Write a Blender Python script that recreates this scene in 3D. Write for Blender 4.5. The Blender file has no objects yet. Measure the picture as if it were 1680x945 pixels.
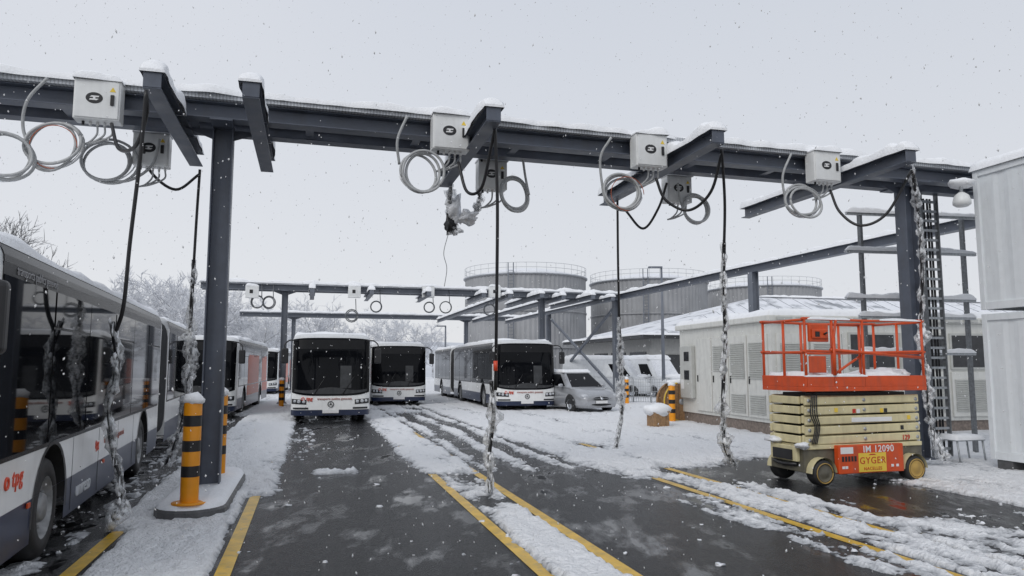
import bpy, bmesh, math, random
from mathutils import Vector, Matrix, noise
R = math.radians
random.seed(7)
sc = bpy.context.scene
col = sc.collection
sin, cos, pi = math.sin, math.cos, math.pi
Z = Vector((0, 0, 1))
V = Vector
# ------------------------------------------------------------------ camera geometry used to estimate real positions
F = 1213.0; CX, CY = 840.0, 472.5; P = R(6.0); H = 1.85
SP, CP = sin(P), cos(P)
def at(px, py, Y):
    a = (px-CX)/F; b = (CY-py)/F
    k = Y/(CP-b*SP)
    return V((a*k, Y, H+(SP+b*CP)*k))
def gnd(px, py, z=0.0):
    a = (px-CX)/F; b = (CY-py)/F
    k = (z-H)/(SP+b*CP)
    return V((a*k, (CP-b*SP)*k, z))
def proj(p):
    d = p.y*CP+(p.z-H)*SP; up = -p.y*SP+(p.z-H)*CP
    return (CX+F*p.x/d, CY-F*up/d)
TH = R(15.2)
cT, sT = cos(TH), sin(TH)
def uv(u, v, z=0.0): return V((u*cT-v*sT, u*sT+v*cT, z))
LD = V((-sT, cT, 0)); UD = V((cT, sT, 0))
def sstep(a, b, x):
    if a == b: return 0.0 if x < a else 1.0
    t = max(0.0, min(1.0, (x-a)/(b-a))); return t*t*(3-2*t)
# ------------------------------------------------------------------ materials
def nd(nt, t, **k):
    n = nt.nodes.new(t)
    for a, b in k.items(): setattr(n, a, b)
    return n
def M(name, c, rough=.5, metal=0.0, var=.12, scale=6.0, bump=0.0, bscale=40.0, spec=.5, coat=0.0, snow=0.0, alpha=None, rvar=0.0, dirt=0.0, slots=False):
    m = bpy.data.materials.new(name); m.use_nodes = True
    nt = m.node_tree; b = nt.nodes['Principled BSDF']; L = nt.links.new
    tc = nd(nt, 'ShaderNodeTexCoord')
    nz = nd(nt, 'ShaderNodeTexNoise'); nz.inputs['Scale'].default_value = scale; nz.inputs['Detail'].default_value = 6
    L(tc.outputs['Object'], nz.inputs['Vector'])
    mx = nd(nt, 'ShaderNodeMix', data_type='RGBA')
    mx.inputs[6].default_value = (c[0]*(1-var), c[1]*(1-var), c[2]*(1-var), 1)
    mx.inputs[7].default_value = (min(1, c[0]*(1+var)), min(1, c[1]*(1+var)), min(1, c[2]*(1+var)), 1)
    rp = nd(nt, 'ShaderNodeMapRange'); rp.inputs[1].default_value = .3; rp.inputs[2].default_value = .7
    L(nz.outputs['Fac'], rp.inputs[0]); L(rp.outputs[0], mx.inputs[0])
    out = mx.outputs[2]
    if slots:   # perforated slots along local X
        wv = nd(nt, 'ShaderNodeTexWave'); wv.wave_type = 'BANDS'; wv.bands_direction = 'X'; wv.inputs['Scale'].default_value = 7.0
        L(tc.outputs['Object'], wv.inputs['Vector'])
        r5 = nd(nt, 'ShaderNodeMapRange'); r5.inputs[1].default_value = .6; r5.inputs[2].default_value = .8; r5.inputs[4].default_value = .35
        L(wv.outputs['Fac'], r5.inputs[0])
        m5 = nd(nt, 'ShaderNodeMix', data_type='RGBA'); m5.inputs[7].default_value = (.10, .105, .115, 1)
        L(r5.outputs[0], m5.inputs[0]); L(out, m5.inputs[6]); out = m5.outputs[2]
    if dirt > 0:
        mp = nd(nt, 'ShaderNodeMapping'); mp.inputs['Scale'].default_value = (5, 5, .7)
        L(tc.outputs['Object'], mp.inputs[0])
        n2 = nd(nt, 'ShaderNodeTexNoise'); n2.inputs['Scale'].default_value = 2.0; n2.inputs['Detail'].default_value = 8
        L(mp.outputs[0], n2.inputs['Vector'])
        r2 = nd(nt, 'ShaderNodeMapRange'); r2.inputs[1].default_value = .48; r2.inputs[2].default_value = .75; r2.inputs[4].default_value = dirt
        L(n2.outputs['Fac'], r2.inputs[0])
        m2 = nd(nt, 'ShaderNodeMix', data_type='RGBA'); m2.inputs[7].default_value = (.09, .085, .08, 1)
        L(r2.outputs[0], m2.inputs[0]); L(out, m2.inputs[6]); out = m2.outputs[2]
    if snow != 0:
        ge = nd(nt, 'ShaderNodeNewGeometry'); sx = nd(nt, 'ShaderNodeSeparateXYZ'); L(ge.outputs['Normal'], sx.inputs[0])
        n3 = nd(nt, 'ShaderNodeTexNoise'); n3.inputs['Scale'].default_value = .8; n3.inputs['Detail'].default_value = 8; L(tc.outputs['Object'], n3.inputs['Vector'])
        ad = nd(nt, 'ShaderNodeMath', operation='ADD'); L(sx.outputs[2], ad.inputs[0])
        mm = nd(nt, 'ShaderNodeMath', operation='MULTIPLY_ADD'); L(n3.outputs['Fac'], mm.inputs[0]); mm.inputs[1].default_value = 1.2; mm.inputs[2].default_value = -.6
        L(mm.outputs[0], ad.inputs[1])
        r3 = nd(nt, 'ShaderNodeMapRange'); r3.inputs[1].default_value = .55-snow; r3.inputs[2].default_value = .75-snow
        L(ad.outputs[0], r3.inputs[0])
        m3 = nd(nt, 'ShaderNodeMix', data_type='RGBA'); m3.inputs[7].default_value = (.77, .785, .82, 1)
        L(r3.outputs[0], m3.inputs[0]); L(out, m3.inputs[6]); out = m3.outputs[2]
    L(out, b.inputs['Base Color'])
    b.inputs['Roughness'].default_value = rough; b.inputs['Metallic'].default_value = metal
    b.inputs['Specular IOR Level'].default_value = spec
    if coat: b.inputs['Coat Weight'].default_value = coat; b.inputs['Coat Roughness'].default_value = .08
    if rvar:
        r4 = nd(nt, 'ShaderNodeMapRange'); r4.inputs[1].default_value = .3; r4.inputs[2].default_value = .7
        r4.inputs[3].default_value = max(.02, rough-rvar); r4.inputs[4].default_value = min(1, rough+rvar)
        L(nz.outputs['Fac'], r4.inputs[0]); L(r4.outputs[0], b.inputs['Roughness'])
    if bump:
        nb = nd(nt, 'ShaderNodeTexNoise'); nb.inputs['Scale'].default_value = bscale; nb.inputs['Detail'].default_value = 5
        L(tc.outputs['Object'], nb.inputs['Vector'])
        bp = nd(nt, 'ShaderNodeBump'); bp.inputs['Strength'].default_value = bump; bp.inputs['Distance'].default_value = .02
        L(nb.outputs['Fac'], bp.inputs['Height']); L(bp.outputs[0], b.inputs['Normal'])
    if alpha is not None: b.inputs['Alpha'].default_value = alpha
    return m
SNOW = M('snow', (.86, .872, .895), .7, var=.04, scale=9, bump=.5, bscale=30, spec=.25)
SNOW2 = M('wet_snow', (.77, .785, .815), .55, var=.12, scale=12, bump=.7, bscale=25, spec=.3)
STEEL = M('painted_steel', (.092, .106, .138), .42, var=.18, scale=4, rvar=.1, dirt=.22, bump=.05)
STEELF = M('hazed_far_steel', (.15, .165, .195), .5, var=.12, scale=2)  # same steel for distant parts, snowfall haze put in as a lighter colour
GALV = M('galvanised', (.40, .42, .44), .45, .35, var=.2, scale=20)
RUSTGAL = M('weathered_galvanised', (.17, .18, .19), .5, .4, var=.25, scale=20)
TRAY = M('tray_mesh', (.56, .58, .61), .5, .2, var=.2, scale=55, slots=True)
BOXW = M('enclosure_paint', (.76, .77, .765), .4, var=.05, scale=6, dirt=.1)
BLACK = M('black_plastic', (.016, .016, .018), .42, var=.2)
RUBBER = M('rubber', (.02, .02, .021), .62, var=.25, bump=.1)
CABG = M('grey_cable', (.42, .43, .435), .45, var=.12, scale=14)
CABK = M('black_cable', (.013, .013, .015), .4, var=.2)
CABO = M('orange_cable', (.42, .10, .04), .5)
WHITE = M('bus_white', (.84, .845, .835), .25, var=.03, scale=2, coat=.4, dirt=.08)
ROOFW = M('bus_roof', (.62, .63, .64), .35, var=.05, dirt=.1)
NAVY = M('bus_navy', (.012, .021, .058), .3, var=.15, coat=.15, dirt=.12)
GLASS = M('dark_glass', (.005, .0055, .007), .03, var=.3, scale=1.3, spec=.14)
GLASSK = M('black_glazing', (.007, .007, .008), .25, var=.2, spec=.15)
INNER = M('display_black', (.006, .006, .007), .3, var=.2, spec=.3)
DASH = M('cab_interior', (.035, .037, .04), .6, var=.3)
HEADL = M('lamp_glass', (.5, .52, .55), .1, var=.3, scale=30, coat=.8)
RED = M('logo_red', (.66, .07, .025), .4, var=.03)
REDG = M('lettering_red_grey', (.42, .17, .14), .4, var=.03)
GREYL = M('lettering_grey', (.30, .30, .31), .4, var=.03)
BLUEG = M('lettering_white', (.7, .72, .75), .4, var=.03)
CHROME = M('chrome', (.6, .62, .65), .18, .9, var=.05)
RIM = M('wheel_rim', (.26, .265, .27), .42, .3, var=.25, scale=12)
BELL = M('bellows_rubber', (.05, .051, .054), .7, var=.2)
BUSORANGE = M('bus_orange', (.70, .11, .03), .35, var=.06)
YEL = M('bollard_yellow', (.82, .31, .006), .4, var=.06, dirt=.1)
LINE = M('road_paint_yellow', (.66, .40, .012), .35, var=.25, scale=5, bump=.2, dirt=.6)
CONC = M('kerb_concrete', (.085, .085, .088), .45, var=.3, scale=8, bump=.3, rvar=.2)
LIFTB = M('lift_beige', (.64, .57, .345), .4, var=.08, dirt=.22)
LIFTD = M('lift_dirty_frame', (.13, .12, .09), .5, var=.3, dirt=.5)
LIFTO = M('lift_orange', (.62, .075, .012), .42, var=.12, dirt=.28)
HUBY = M('lift_hub', (.42, .27, .07), .5, var=.2, dirt=.4)
STICY = M('sticker_yellow', (.78, .55, .06), .5, var=.03)
STICW = M('sticker_white', (.75, .75, .75), .5, var=.03)
TXTR = M('sticker_red', (.50, .02, .012), .5, var=.03)
KIOSK = M('kiosk_paint', (.66, .66, .625), .5, var=.05, dirt=.15)
KIOSKD = M('kiosk_louvre', (.48, .485, .46), .5, var=.06)
BRICK = M('plinth_brick', (.22, .18, .155), .7, var=.3, scale=14, bump=.3)
CONT = M('container_paint', (.74, .77, .79), .45, var=.03, dirt=.10)
WOOD = M('weathered_wood', (.30, .18, .09), .7, var=.3, scale=12, bump=.3)
TANK = M('hazed_tank_cladding', (.31, .315, .325), .6, .1, var=.12, scale=.6)  # grey cladding lightened, distance haze is part of this base colour
TANKR = M('tank_roof', (.5, .52, .55), .7, var=.1, snow=.2)
ROOFT = M('roof_sheet', (.29, .305, .33), .6, var=.15, scale=3, snow=-.18)
WALLB = M('render_wall', (.36, .36, .35), .8, var=.08, dirt=.2)
DARKW = M('dark_opening', (.03, .032, .036), .25, var=.3)
CARG = M('car_silver', (.40, .41, .43), .28, .4, var=.05, coat=.5)
CARD = M('car_dark', (.05, .055, .062), .3, .2, var=.1, coat=.5)
VANW = M('van_white', (.72, .74, .76), .3, var=.04, coat=.3, dirt=.1)
BARK = M('bark_frosted', (.30, .30, .31), .9, var=.2, scale=3, snow=.6)
TWIG = M('snowy_hazed_twigs', (.60, .61, .635), .9, var=.10, scale=1, snow=.9)  # snow on the twigs, plus haze of the distance painted into the tone
TWIGD = M('bare_twigs', (.18, .178, .18), .9, var=.2, scale=1, snow=.3)
def plastic_mat():
    m = M('frosted_plastic', (.84, .86, .88), .25, var=.12, scale=14, bump=.8, bscale=30, spec=.6)
    nt = m.node_tree; b = nt.nodes['Principled BSDF']; L = nt.links.new
    tc = nd(nt, 'ShaderNodeTexCoord'); n = nd(nt, 'ShaderNodeTexNoise'); n.inputs['Scale'].default_value = 13; n.inputs['Detail'].default_value = 5
    L(tc.outputs['Object'], n.inputs['Vector'])
    r = nd(nt, 'ShaderNodeMapRange'); r.inputs[1].default_value = .42; r.inputs[2].default_value = .64; r.inputs[3].default_value = .14; r.inputs[4].default_value = .88
    L(n.outputs['Fac'], r.inputs[0]); L(r.outputs[0], b.inputs['Alpha'])
    return m
PLAST = plastic_mat()
def flake_mat():
    m = bpy.data.materials.new('snowflake'); m.use_nodes = True; nt = m.node_tree; nt.nodes.clear(); L = nt.links.new
    o = nd(nt, 'ShaderNodeOutputMaterial'); d = nd(nt, 'ShaderNodeBsdfDiffuse'); t = nd(nt, 'ShaderNodeBsdfTranslucent'); x = nd(nt, 'ShaderNodeMixShader')
    tc = nd(nt, 'ShaderNodeTexCoord'); n = nd(nt, 'ShaderNodeTexNoise'); L(tc.outputs['Object'], n.inputs['Vector'])
    r = nd(nt, 'ShaderNodeMapRange'); r.inputs[3].default_value = .95; r.inputs[4].default_value = 1.0; L(n.outputs['Fac'], r.inputs[0])
    L(r.outputs[0], d.inputs['Color']); L(r.outputs[0], t.inputs['Color'])
    x.inputs[0].default_value = .55; L(d.outputs[0], x.inputs[1]); L(t.outputs[0], x.inputs[2]); L(x.outputs[0], o.inputs['Surface'])
    return m
def asphalt_mat():
    m = bpy.data.materials.new('wet_asphalt'); m.use_nodes = True
    nt = m.node_tree; b = nt.nodes['Principled BSDF']; L = nt.links.new
    tc = nd(nt, 'ShaderNodeTexCoord'); mp = nd(nt, 'ShaderNodeMapping'); mp.inputs['Rotation'].default_value = (0, 0, -TH); mp.inputs['Scale'].default_value = (1, .38, 1)
    L(tc.outputs['Object'], mp.inputs[0])
    n1 = nd(nt, 'ShaderNodeTexNoise'); n1.inputs['Scale'].default_value = 1.6; n1.inputs['Detail'].default_value = 9; n1.inputs['Roughness'].default_value = .64
    n2 = nd(nt, 'ShaderNodeTexNoise'); n2.inputs['Scale'].default_value = 48; n2.inputs['Detail'].default_value = 3
    n3 = nd(nt, 'ShaderNodeTexNoise'); n3.inputs['Scale'].default_value = 7; n3.inputs['Detail'].default_value = 9
    L(mp.outputs[0], n1.inputs['Vector']); L(tc.outputs['Object'], n2.inputs['Vector']); L(mp.outputs[0], n3.inputs['Vector'])
    cr = nd(nt, 'ShaderNodeMix', data_type='RGBA'); cr.inputs[6].default_value = (.005, .0053, .006, 1); cr.inputs[7].default_value = (.026, .027, .029, 1)
    L(n3.outputs['Fac'], cr.inputs[0]); L(cr.outputs[2], b.inputs['Base Color'])
    def mr(src, a0, a1, o0, o1):
        r = nd(nt, 'ShaderNodeMapRange'); r.inputs[1].default_value = a0; r.inputs[2].default_value = a1; r.inputs[3].default_value = o0; r.inputs[4].default_value = o1
        L(src, r.inputs[0]); return r.outputs[0]
    L(mr(n1.outputs['Fac'], .52, .61, .22, .02), b.inputs['Roughness'])
    L(mr(n1.outputs['Fac'], .52, .61, .17, .38), b.inputs['Specular IOR Level'])
    bs = mr(n1.outputs['Fac'], .52, .61, 1.0, .04)
    ad = nd(nt, 'ShaderNodeMath', operation='MULTIPLY_ADD'); ad.inputs[1].default_value = 1.2
    L(n3.outputs['Fac'], ad.inputs[0]); L(n2.outputs['Fac'], ad.inputs[2])
    bp = nd(nt, 'ShaderNodeBump'); bp.inputs['Distance'].default_value = .016
    L(bs, bp.inputs['Strength']); L(ad.outputs[0], bp.inputs['Height']); L(bp.outputs[0], b.inputs['Normal'])
    return m
ASPH = asphalt_mat()
def ground_snow_mat():
    m = bpy.data.materials.new('trodden_snow'); m.use_nodes = True
    nt = m.node_tree; b = nt.nodes['Principled BSDF']; L = nt.links.new
    tc = nd(nt, 'ShaderNodeTexCoord'); at_ = nd(nt, 'ShaderNodeAttribute', attribute_name='thick')
    n = nd(nt, 'ShaderNodeTexNoise'); n.inputs['Scale'].default_value = 5; n.inputs['Detail'].default_value = 10; n.inputs['Roughness'].default_value = .65
    n2 = nd(nt, 'ShaderNodeTexNoise'); n2.inputs['Scale'].default_value = 24; n2.inputs['Detail'].default_value = 7
    for k in (n, n2): L(tc.outputs['Object'], k.inputs['Vector'])
    a = nd(nt, 'ShaderNodeMath', operation='MULTIPLY_ADD'); a.inputs[1].default_value = 1.1; L(n.outputs['Fac'], a.inputs[0]); L(at_.outputs['Fac'], a.inputs[2])
    r = nd(nt, 'ShaderNodeValToRGB'); e = r.color_ramp.elements
    e[0].position = .46; e[0].color = (.08, .083, .088, 1); e[1].position = .88; e[1].color = (.87, .88, .90, 1)
    k = r.color_ramp.elements.new(.62); k.color = (.52, .535, .56, 1)
    L(a.outputs[0], r.inputs[0]); L(r.outputs[0], b.inputs['Base Color'])
    b.inputs['Roughness'].default_value = .6; b.inputs['Specular IOR Level'].default_value = .3
    ad = nd(nt, 'ShaderNodeMath', operation='ADD'); L(n.outputs['Fac'], ad.inputs[0]); L(n2.outputs['Fac'], ad.inputs[1])
    bp = nd(nt, 'ShaderNodeBump'); bp.inputs['Strength'].default_value = 1.0; bp.inputs['Distance'].default_value = .06
    L(ad.outputs[0], bp.inputs['Height']); L(bp.outputs[0], b.inputs['Normal'])
    return m
GSNOW = ground_snow_mat()
# ------------------------------------------------------------------ objects
INV = {}
def tag(o, label, cat, group=None, kind=None):
    if label: o['label'] = label
    if cat: o['category'] = cat
    if group: o['group'] = group
    if kind: o['kind'] = kind
    return o
def thing(name, label, cat, loc=(0, 0, 0), rz=0.0, group=None):
    o = bpy.data.objects.new(name, None); col.objects.link(o)
    o.empty_display_size = .2
    o.location = loc; o.rotation_euler = (0, 0, rz)
    INV[o.name] = (Matrix.Translation(V(loc)) @ Matrix.Rotation(rz, 4, 'Z')).inverted()
    return tag(o, label, cat, group)
class MB:
    def __init__(s): s.v = []; s.f = []; s.mi = []; s.sm = []
    def add(s, vs, fs, m=0, smooth=False):
        n = len(s.v); s.v += [tuple(v) for v in vs]
        for f in fs: s.f.append([i+n for i in f]); s.mi.append(m); s.sm.append(smooth)
    def box(s, x0, x1, y0, y1, z0, z1, m=0):
        vs = [(x, y, z) for z in (z0, z1) for y in (y0, y1) for x in (x0, x1)]
        s.add(vs, [(0, 2, 3, 1), (4, 5, 7, 6), (0, 1, 5, 4), (2, 6, 7, 3), (0, 4, 6, 2), (1, 3, 7, 5)], m)
    def obox(s, p0, p1, w, h, up=Z, off=(0, 0), m=0):
        p0, p1, up = V(p0), V(p1), V(up); d = (p1-p0).normalized()
        sd = d.cross(up).normalized(); u = sd.cross(d)
        o = sd*off[0]+u*off[1]; vs = []
        for p in (p0, p1):
            for a, b in ((-1, -1), (1, -1), (1, 1), (-1, 1)): vs.append(p+o+sd*(a*w/2)+u*(b*h/2))
        s.add(vs, [(0, 1, 2, 3), (7, 6, 5, 4), (0, 4, 5, 1), (1, 5, 6, 2), (2, 6, 7, 3), (3, 7, 4, 0)], m)
    def ibeam(s, p0, p1, h, b, tf=.018, tw=.014, up=Z):   # p0,p1 on the axis
        s.obox(p0, p1, b, tf, up, (0, h/2-tf/2)); s.obox(p0, p1, b, tf, up, (0, -h/2+tf/2)); s.obox(p0, p1, tw, h-2*tf, up)
    def loft(s, rows, closed=False, smooth=True, m=0, cap0=False, cap1=False):
        n = len(rows[0]); vs = [p for r in rows for p in r]; fs = []
        for i in range(len(rows)-1):
            for j in range(n if closed else n-1):
                k = (j+1) % n; fs.append((i*n+j, i*n+k, (i+1)*n+k, (i+1)*n+j))
        if cap0: fs.append(tuple(range(n))[::-1])
        if cap1: fs.append(tuple(range((len(rows)-1)*n, len(rows)*n)))
        s.add(vs, fs, m, smooth)
    def tube(s, pts, r, n=8, caps=True, smooth=True, m=0, jit=0.0, seed=0.0):
        pts = [V(p) for p in pts]; rows = []
        t0 = (pts[1]-pts[0]).normalized(); a = t0.orthogonal().normalized()
        for i, p in enumerate(pts):
            t = (pts[min(i+1, len(pts)-1)]-pts[max(i-1, 0)])
            if t.length < 1e-9: t = t0
            t.normalize(); a = a-t*a.dot(t)
            a = a.normalized() if a.length > 1e-6 else t.orthogonal().normalized()
            b = t.cross(a); rr = r[i] if isinstance(r, (list, tuple)) else r; row = []
            for k in range(n):
                an = 2*pi*k/n; q = 1.0
                dr = a*cos(an)+b*sin(an)
                if jit: q = max(.25, 1+jit*noise.noise(V((p.x*9, p.y*9, p.z*5))+dr*1.6+V((seed, seed, 0))))
                row.append(p+dr*rr*q)
            rows.append(row)
        s.loft(rows, True, smooth, m, caps, caps)
    def lathe(s, prof, c, ax='z', n=24, m=0, smooth=True, cap=True, rfun=None):
        rows = []
        for r, a in prof:
            row = []
            for k in range(n):
                t = 2*pi*k/n; q = r+(rfun(k) if rfun else 0)
                x, y = q*cos(t), q*sin(t)
                row.append({'z': (c[0]+x, c[1]+y, c[2]+a), 'x': (c[0]+a, c[1]+x, c[2]+y), 'y': (c[0]+x, c[1]+a, c[2]+y)}[ax])
            rows.append(row)
        s.loft(rows, True, smooth, m, cap, cap)
    def blob(s, c, rx, ry, rz, seed=0.0, amp=.35, nu=10, nv=7, flat=False):
        c = V(c); rows = []
        for i in range(nv+1):
            ph = pi*i/nv-pi/2; row = []
            for k in range(nu):
                t = 2*pi*k/nu; d = V((cos(ph)*cos(t), cos(ph)*sin(t), sin(ph)))
                q = 1+amp*noise.noise(d*1.7+V((seed, seed*1.7, -seed)))
                z = d.z*rz*q
                if flat: z = max(z, 0)
                row.append(c+V((d.x*rx*q, d.y*ry*q, z)))
            rows.append(row)
        s.loft(rows, True, True)
    def build(s, name, mats, parent=None, world=False, bevel=0.0, seg=2, label=None):
        me = bpy.data.meshes.new(name); vs = s.v
        if world and parent is not None:
            inv = INV[parent.name]; vs = [inv @ V(v) for v in vs]
        me.from_pydata([tuple(v) for v in vs], [], s.f)
        for mt in (mats if isinstance(mats, (list, tuple)) else [mats]): me.materials.append(mt)
        me.polygons.foreach_set('use_smooth', s.sm); me.polygons.foreach_set('material_index', s.mi)
        bm = bmesh.new(); bm.from_mesh(me); bmesh.ops.recalc_face_normals(bm, faces=bm.faces); bm.to_mesh(me); bm.free()
        me.update()
        o = bpy.data.objects.new(name, me); col.objects.link(o)
        if parent is not None: o.parent = parent; INV[o.name] = INV.get(parent.name, Matrix())
        if label: o['label'] = label
        if bevel:
            b = o.modifiers.new('bevel', 'BEVEL'); b.width = bevel; b.segments = seg; b.limit_method = 'ANGLE'; b.angle_limit = R(40)
        return o
TXT = {}
def text(name, body, size, mat, parent, loc, rot, ex=.002, shear=0.0, off=0.0, sp=1.0):
    k = (body, size, shear, off, mat.name)
    if k not in TXT:
        cu = bpy.data.curves.new('t', 'FONT'); cu.body = body; cu.size = size; cu.extrude = ex; cu.align_x = 'CENTER'; cu.shear = shear; cu.offset = off; cu.resolution_u = 3; cu.space_character = sp
        o = bpy.data.objects.new('t', cu); col.objects.link(o)
        me = bpy.data.meshes.new_from_object(o.evaluated_get(bpy.context.evaluated_depsgraph_get()))
        bpy.data.objects.remove(o); me.materials.clear(); me.materials.append(mat); TXT[k] = me
    o = bpy.data.objects.new(name, TXT[k]); col.objects.link(o); o.parent = parent; o.location = loc; o.rotation_euler = rot
    return o
def crom(pts, n=8):
    pts = [V(p) for p in pts]
    if len(pts) < 3: return pts
    q = [pts[0]*2-pts[1]]+pts+[pts[-1]*2-pts[-2]]; out = []
    for i in range(1, len(q)-2):
        for k in range(n):
            t = k/n; a, b, c, d = q[i-1], q[i], q[i+1], q[i+2]
            out.append(.5*((2*b)+(c-a)*t+(2*a-5*b+4*c-d)*t*t+(3*b-a-3*c+d)*t**3))
    out.append(pts[-1]); return out
def snow_strip(mb, p0, p1, w, h, step=.1, seed=0.0, fill=1.0):
    p0, p1 = V(p0), V(p1); d = p1-p0; L = d.length; d.normalize(); sd = d.cross(Z).normalized()
    n = max(4, int(L/step)); rows = []
    for i in range(n+1):
        t = L*i/n; p = p0+d*t
        e = min(1, math.sqrt(max(0, min(t, L-t))/.09)) if L > .2 else .8
        nn = noise.noise(p*1.9+V((seed, 0, seed)))+.5*noise.noise(p*6+V((0, seed, 0)))
        hh = max(.006, h*(.85+.55*nn)*max(.15, e)); ww = w*.5*(fill+.12*nn)
        sh = .1*w*noise.noise(p*2.5+V((seed+9, 0, 0)))
        row = []
        for k in range(9):
            a = pi*k/8
            row.append(p+sd*(cos(a)*ww*(1.0 if k in (0, 8) else 1.06)+sh)+Z*(max(0, sin(a))**.5*hh-(.012 if k in (0, 8) else 0)))
        rows.append(row)
    mb.loft(rows, False, True); mb.add(rows[0], [tuple(range(9))], 0, True); mb.add(rows[-1], [tuple(range(9))], 0, True)
def snow_sheet(mb, a, b, c, d, h, nx=12, ny=12, seed=0.0, e=.03):
    a, b, c, d = V(a), V(b), V(c), V(d)
    def ts(n): return [0, e*.25, e]+[e+(1-2*e)*i/n for i in range(1, n)]+[1-e, 1-e*.25, 1]
    rows = []
    for t in ts(ny):
        row = []
        for q in ts(nx):
            p = a*(1-q)*(1-t)+b*q*(1-t)+c*q*t+d*(1-q)*t
            ed = min(q, 1-q, t, 1-t)
            f = min(1, ed/e)**.5 if ed > 0 else 0
            n_ = noise.noise(p*.9+V((seed, 0, 0)))*.5+noise.noise(p*3+V((0, seed, 0)))*.3
            row.append(p+Z*(h*f*(.85+n_*.8)-(.01 if f == 0 else 0)))
        rows.append(row)
    mb.loft(rows, False, True)
ORD = ['first', 'second', 'third', 'fourth', 'fifth', 'sixth', 'seventh', 'eighth', 'ninth', 'tenth', 'eleventh', 'twelfth', 'thirteenth', 'fourteenth', 'fifteenth', 'sixteenth', 'seventeenth', 'eighteenth', 'nineteenth', 'twentieth']
# ================================================================== GROUND
b = MB(); b.add([(-400, -60, 0), (400, -60, 0), (400, 600, 0), (-400, 600, 0)], [(0, 1, 2, 3)])
tag(b.build('yard_asphalt', ASPH), 'wet dark asphalt of the depot yard', 'ground', kind='structure')
b = MB()
for q in ([(-400, 70), (400, 70), (400, 600), (-400, 600)], [(-400, -20), (-30, -20), (-30, 69.9), (-400, 69.9)], [(45, -20), (400, -20), (400, 69.9), (45, 69.9)]):
    b.add([(x, y, .012) for x, y in q], [(0, 1, 2, 3)])
tag(b.build('snow_field', SNOW), 'snow covered ground around and beyond the depot', 'ground', kind='structure')
for i, (u, v0, v1) in enumerate([(-2.02, 4, 30), (-.70, 4, 30), (2.07, 4, 40), (2.82, 4, 40), (5.56, 4, 40), (6.3, 4, 40)]):
    b = MB(); n = 60; rows = []
    for k in range(n+1):
        v = v0+(v1-v0)*(k/n)**1.5
        rows.append([uv(u-.07, v, .004), uv(u+.07, v, .004)])
    b.loft(rows, smooth=False); tag(b.build('lane_marking', LINE), ORD[i]+' yellow painted lane line counted from the left', 'road marking', kind='structure')
def strip(u, lo, hi, s): return sstep(lo-s, lo+s, u)*(1-sstep(hi-s, hi+s, u))
def snow_amount(u, v):
    a = .13
    if u < -2.3: a = max(a, .40)
    a = max(a, .84*strip(u, -1.88, -.82, .08)*sstep(4, 6.2, v))
    a = max(a, .9*strip(u, -2.2, -.86, .1)*sstep(8.8, 10, v))
    a = max(a, .86*strip(u, -2.2, -.40, .2)*sstep(10.6, 12.0, v))
    nr = 1-sstep(9.2, 10.6, v)
    a = max(a, .82*strip(u, 2.14, 2.76, .1)*nr, .55*strip(u, 2.1, 2.8, .1)*strip(v, 10, 12.5, .6))
    a = max(a, .76*strip(u, 1.85, 2.95, .22)*sstep(12, 13.2, v))
    a = max(a, (.42+.26*sin(u*8.5+.6*sin(v*.5)))*strip(u, 2.9, 4.9, .2)*sstep(11.5, 13.5, v))
    big = sstep(4.5, 5.2, u)*sstep(11.3+.35*max(0, u-6), 12.8+.35*max(0, u-6), v)
    trk = .22*sstep(.5, .95, sin(u*3.3+.25*sin(v*.35)))
    a = max(a, (.88-trk)*big)
    a = max(a, .74*strip(u, 5.66, 6.26, .09)*(1-sstep(11, 13, v)), .50*strip(u, 4.9, 5.6, .14)*(1-sstep(10, 11.5, v)), .53*strip(u, 6.3, 6.8, .12)*(1-sstep(10.4, 12, v)))
    a = max(a, .54*sstep(6.45, 6.9, u)*(1-sstep(7.3, 8.2, v)))
    a = max(a, .8*sstep(8.6, 9.4, u)*sstep(6.8, 8, v))
    a = max(a, .66*strip(u, 5.0, 6.1, .3)*strip(v, 11.2, 12.5, .5))
    a = max(a, .66*strip(u, .05, .95, .15)*strip(v, 13.2, 13.9, .15))
    a = max(a, .36*strip(u, -.5, .2, .2)*sstep(13, 16, v))
    a = max(a, .68*sstep(25, 31, v)*(.75+.35*sin(u*2.1)))
    a = max(a, .9*sstep(46, 60, v))
    return a
def axis(segs):
    o = []
    for a, b_, st in segs:
        n = int(round((b_-a)/st)); o += [a+(b_-a)*i/n for i in range(n)]
    o.append(segs[-1][1]); return o
US = axis([(-30, -8, 1.0), (-8, -3, .2), (-3, 10.5, .04), (10.5, 14, .15), (14, 48, 1.0)])
VS = axis([(3, 5, .2), (5, 13.5, .04), (13.5, 26, .09), (26, 40, .3), (40, 92, 1.0)])
vs = []; hs = []
nz_ = noise.noise
for v in VS:
    for u in US:
        a = snow_amount(u, v)
        n1 = nz_(V((u*.8, v*.4, 3.1)))*.9+.75*nz_(V((u*2.6, v*.9, 7)))+.6*nz_(V((u*5.6, v*2.4, 1)))+.5*nz_(V((u*11, v*7, 5)))+.38*nz_(V((u*22, v*18, 8)))
        h = (a-.5)*1.5+.5*n1
        t = sstep(-.02, .5, h)
        lump = .022*nz_(V((u*7, v*7, 9)))+.03*nz_(V((u*2.6, v*2.6, 2)))+.014*nz_(V((u*15, v*15, 4)))
        z = (.008+.055*t+lump*t) if h > 0 else -.012
        w = uv(u, v, z); vs.append((w.x, w.y, w.z)); hs.append(h)
nu = len(US); fs = []
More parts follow.
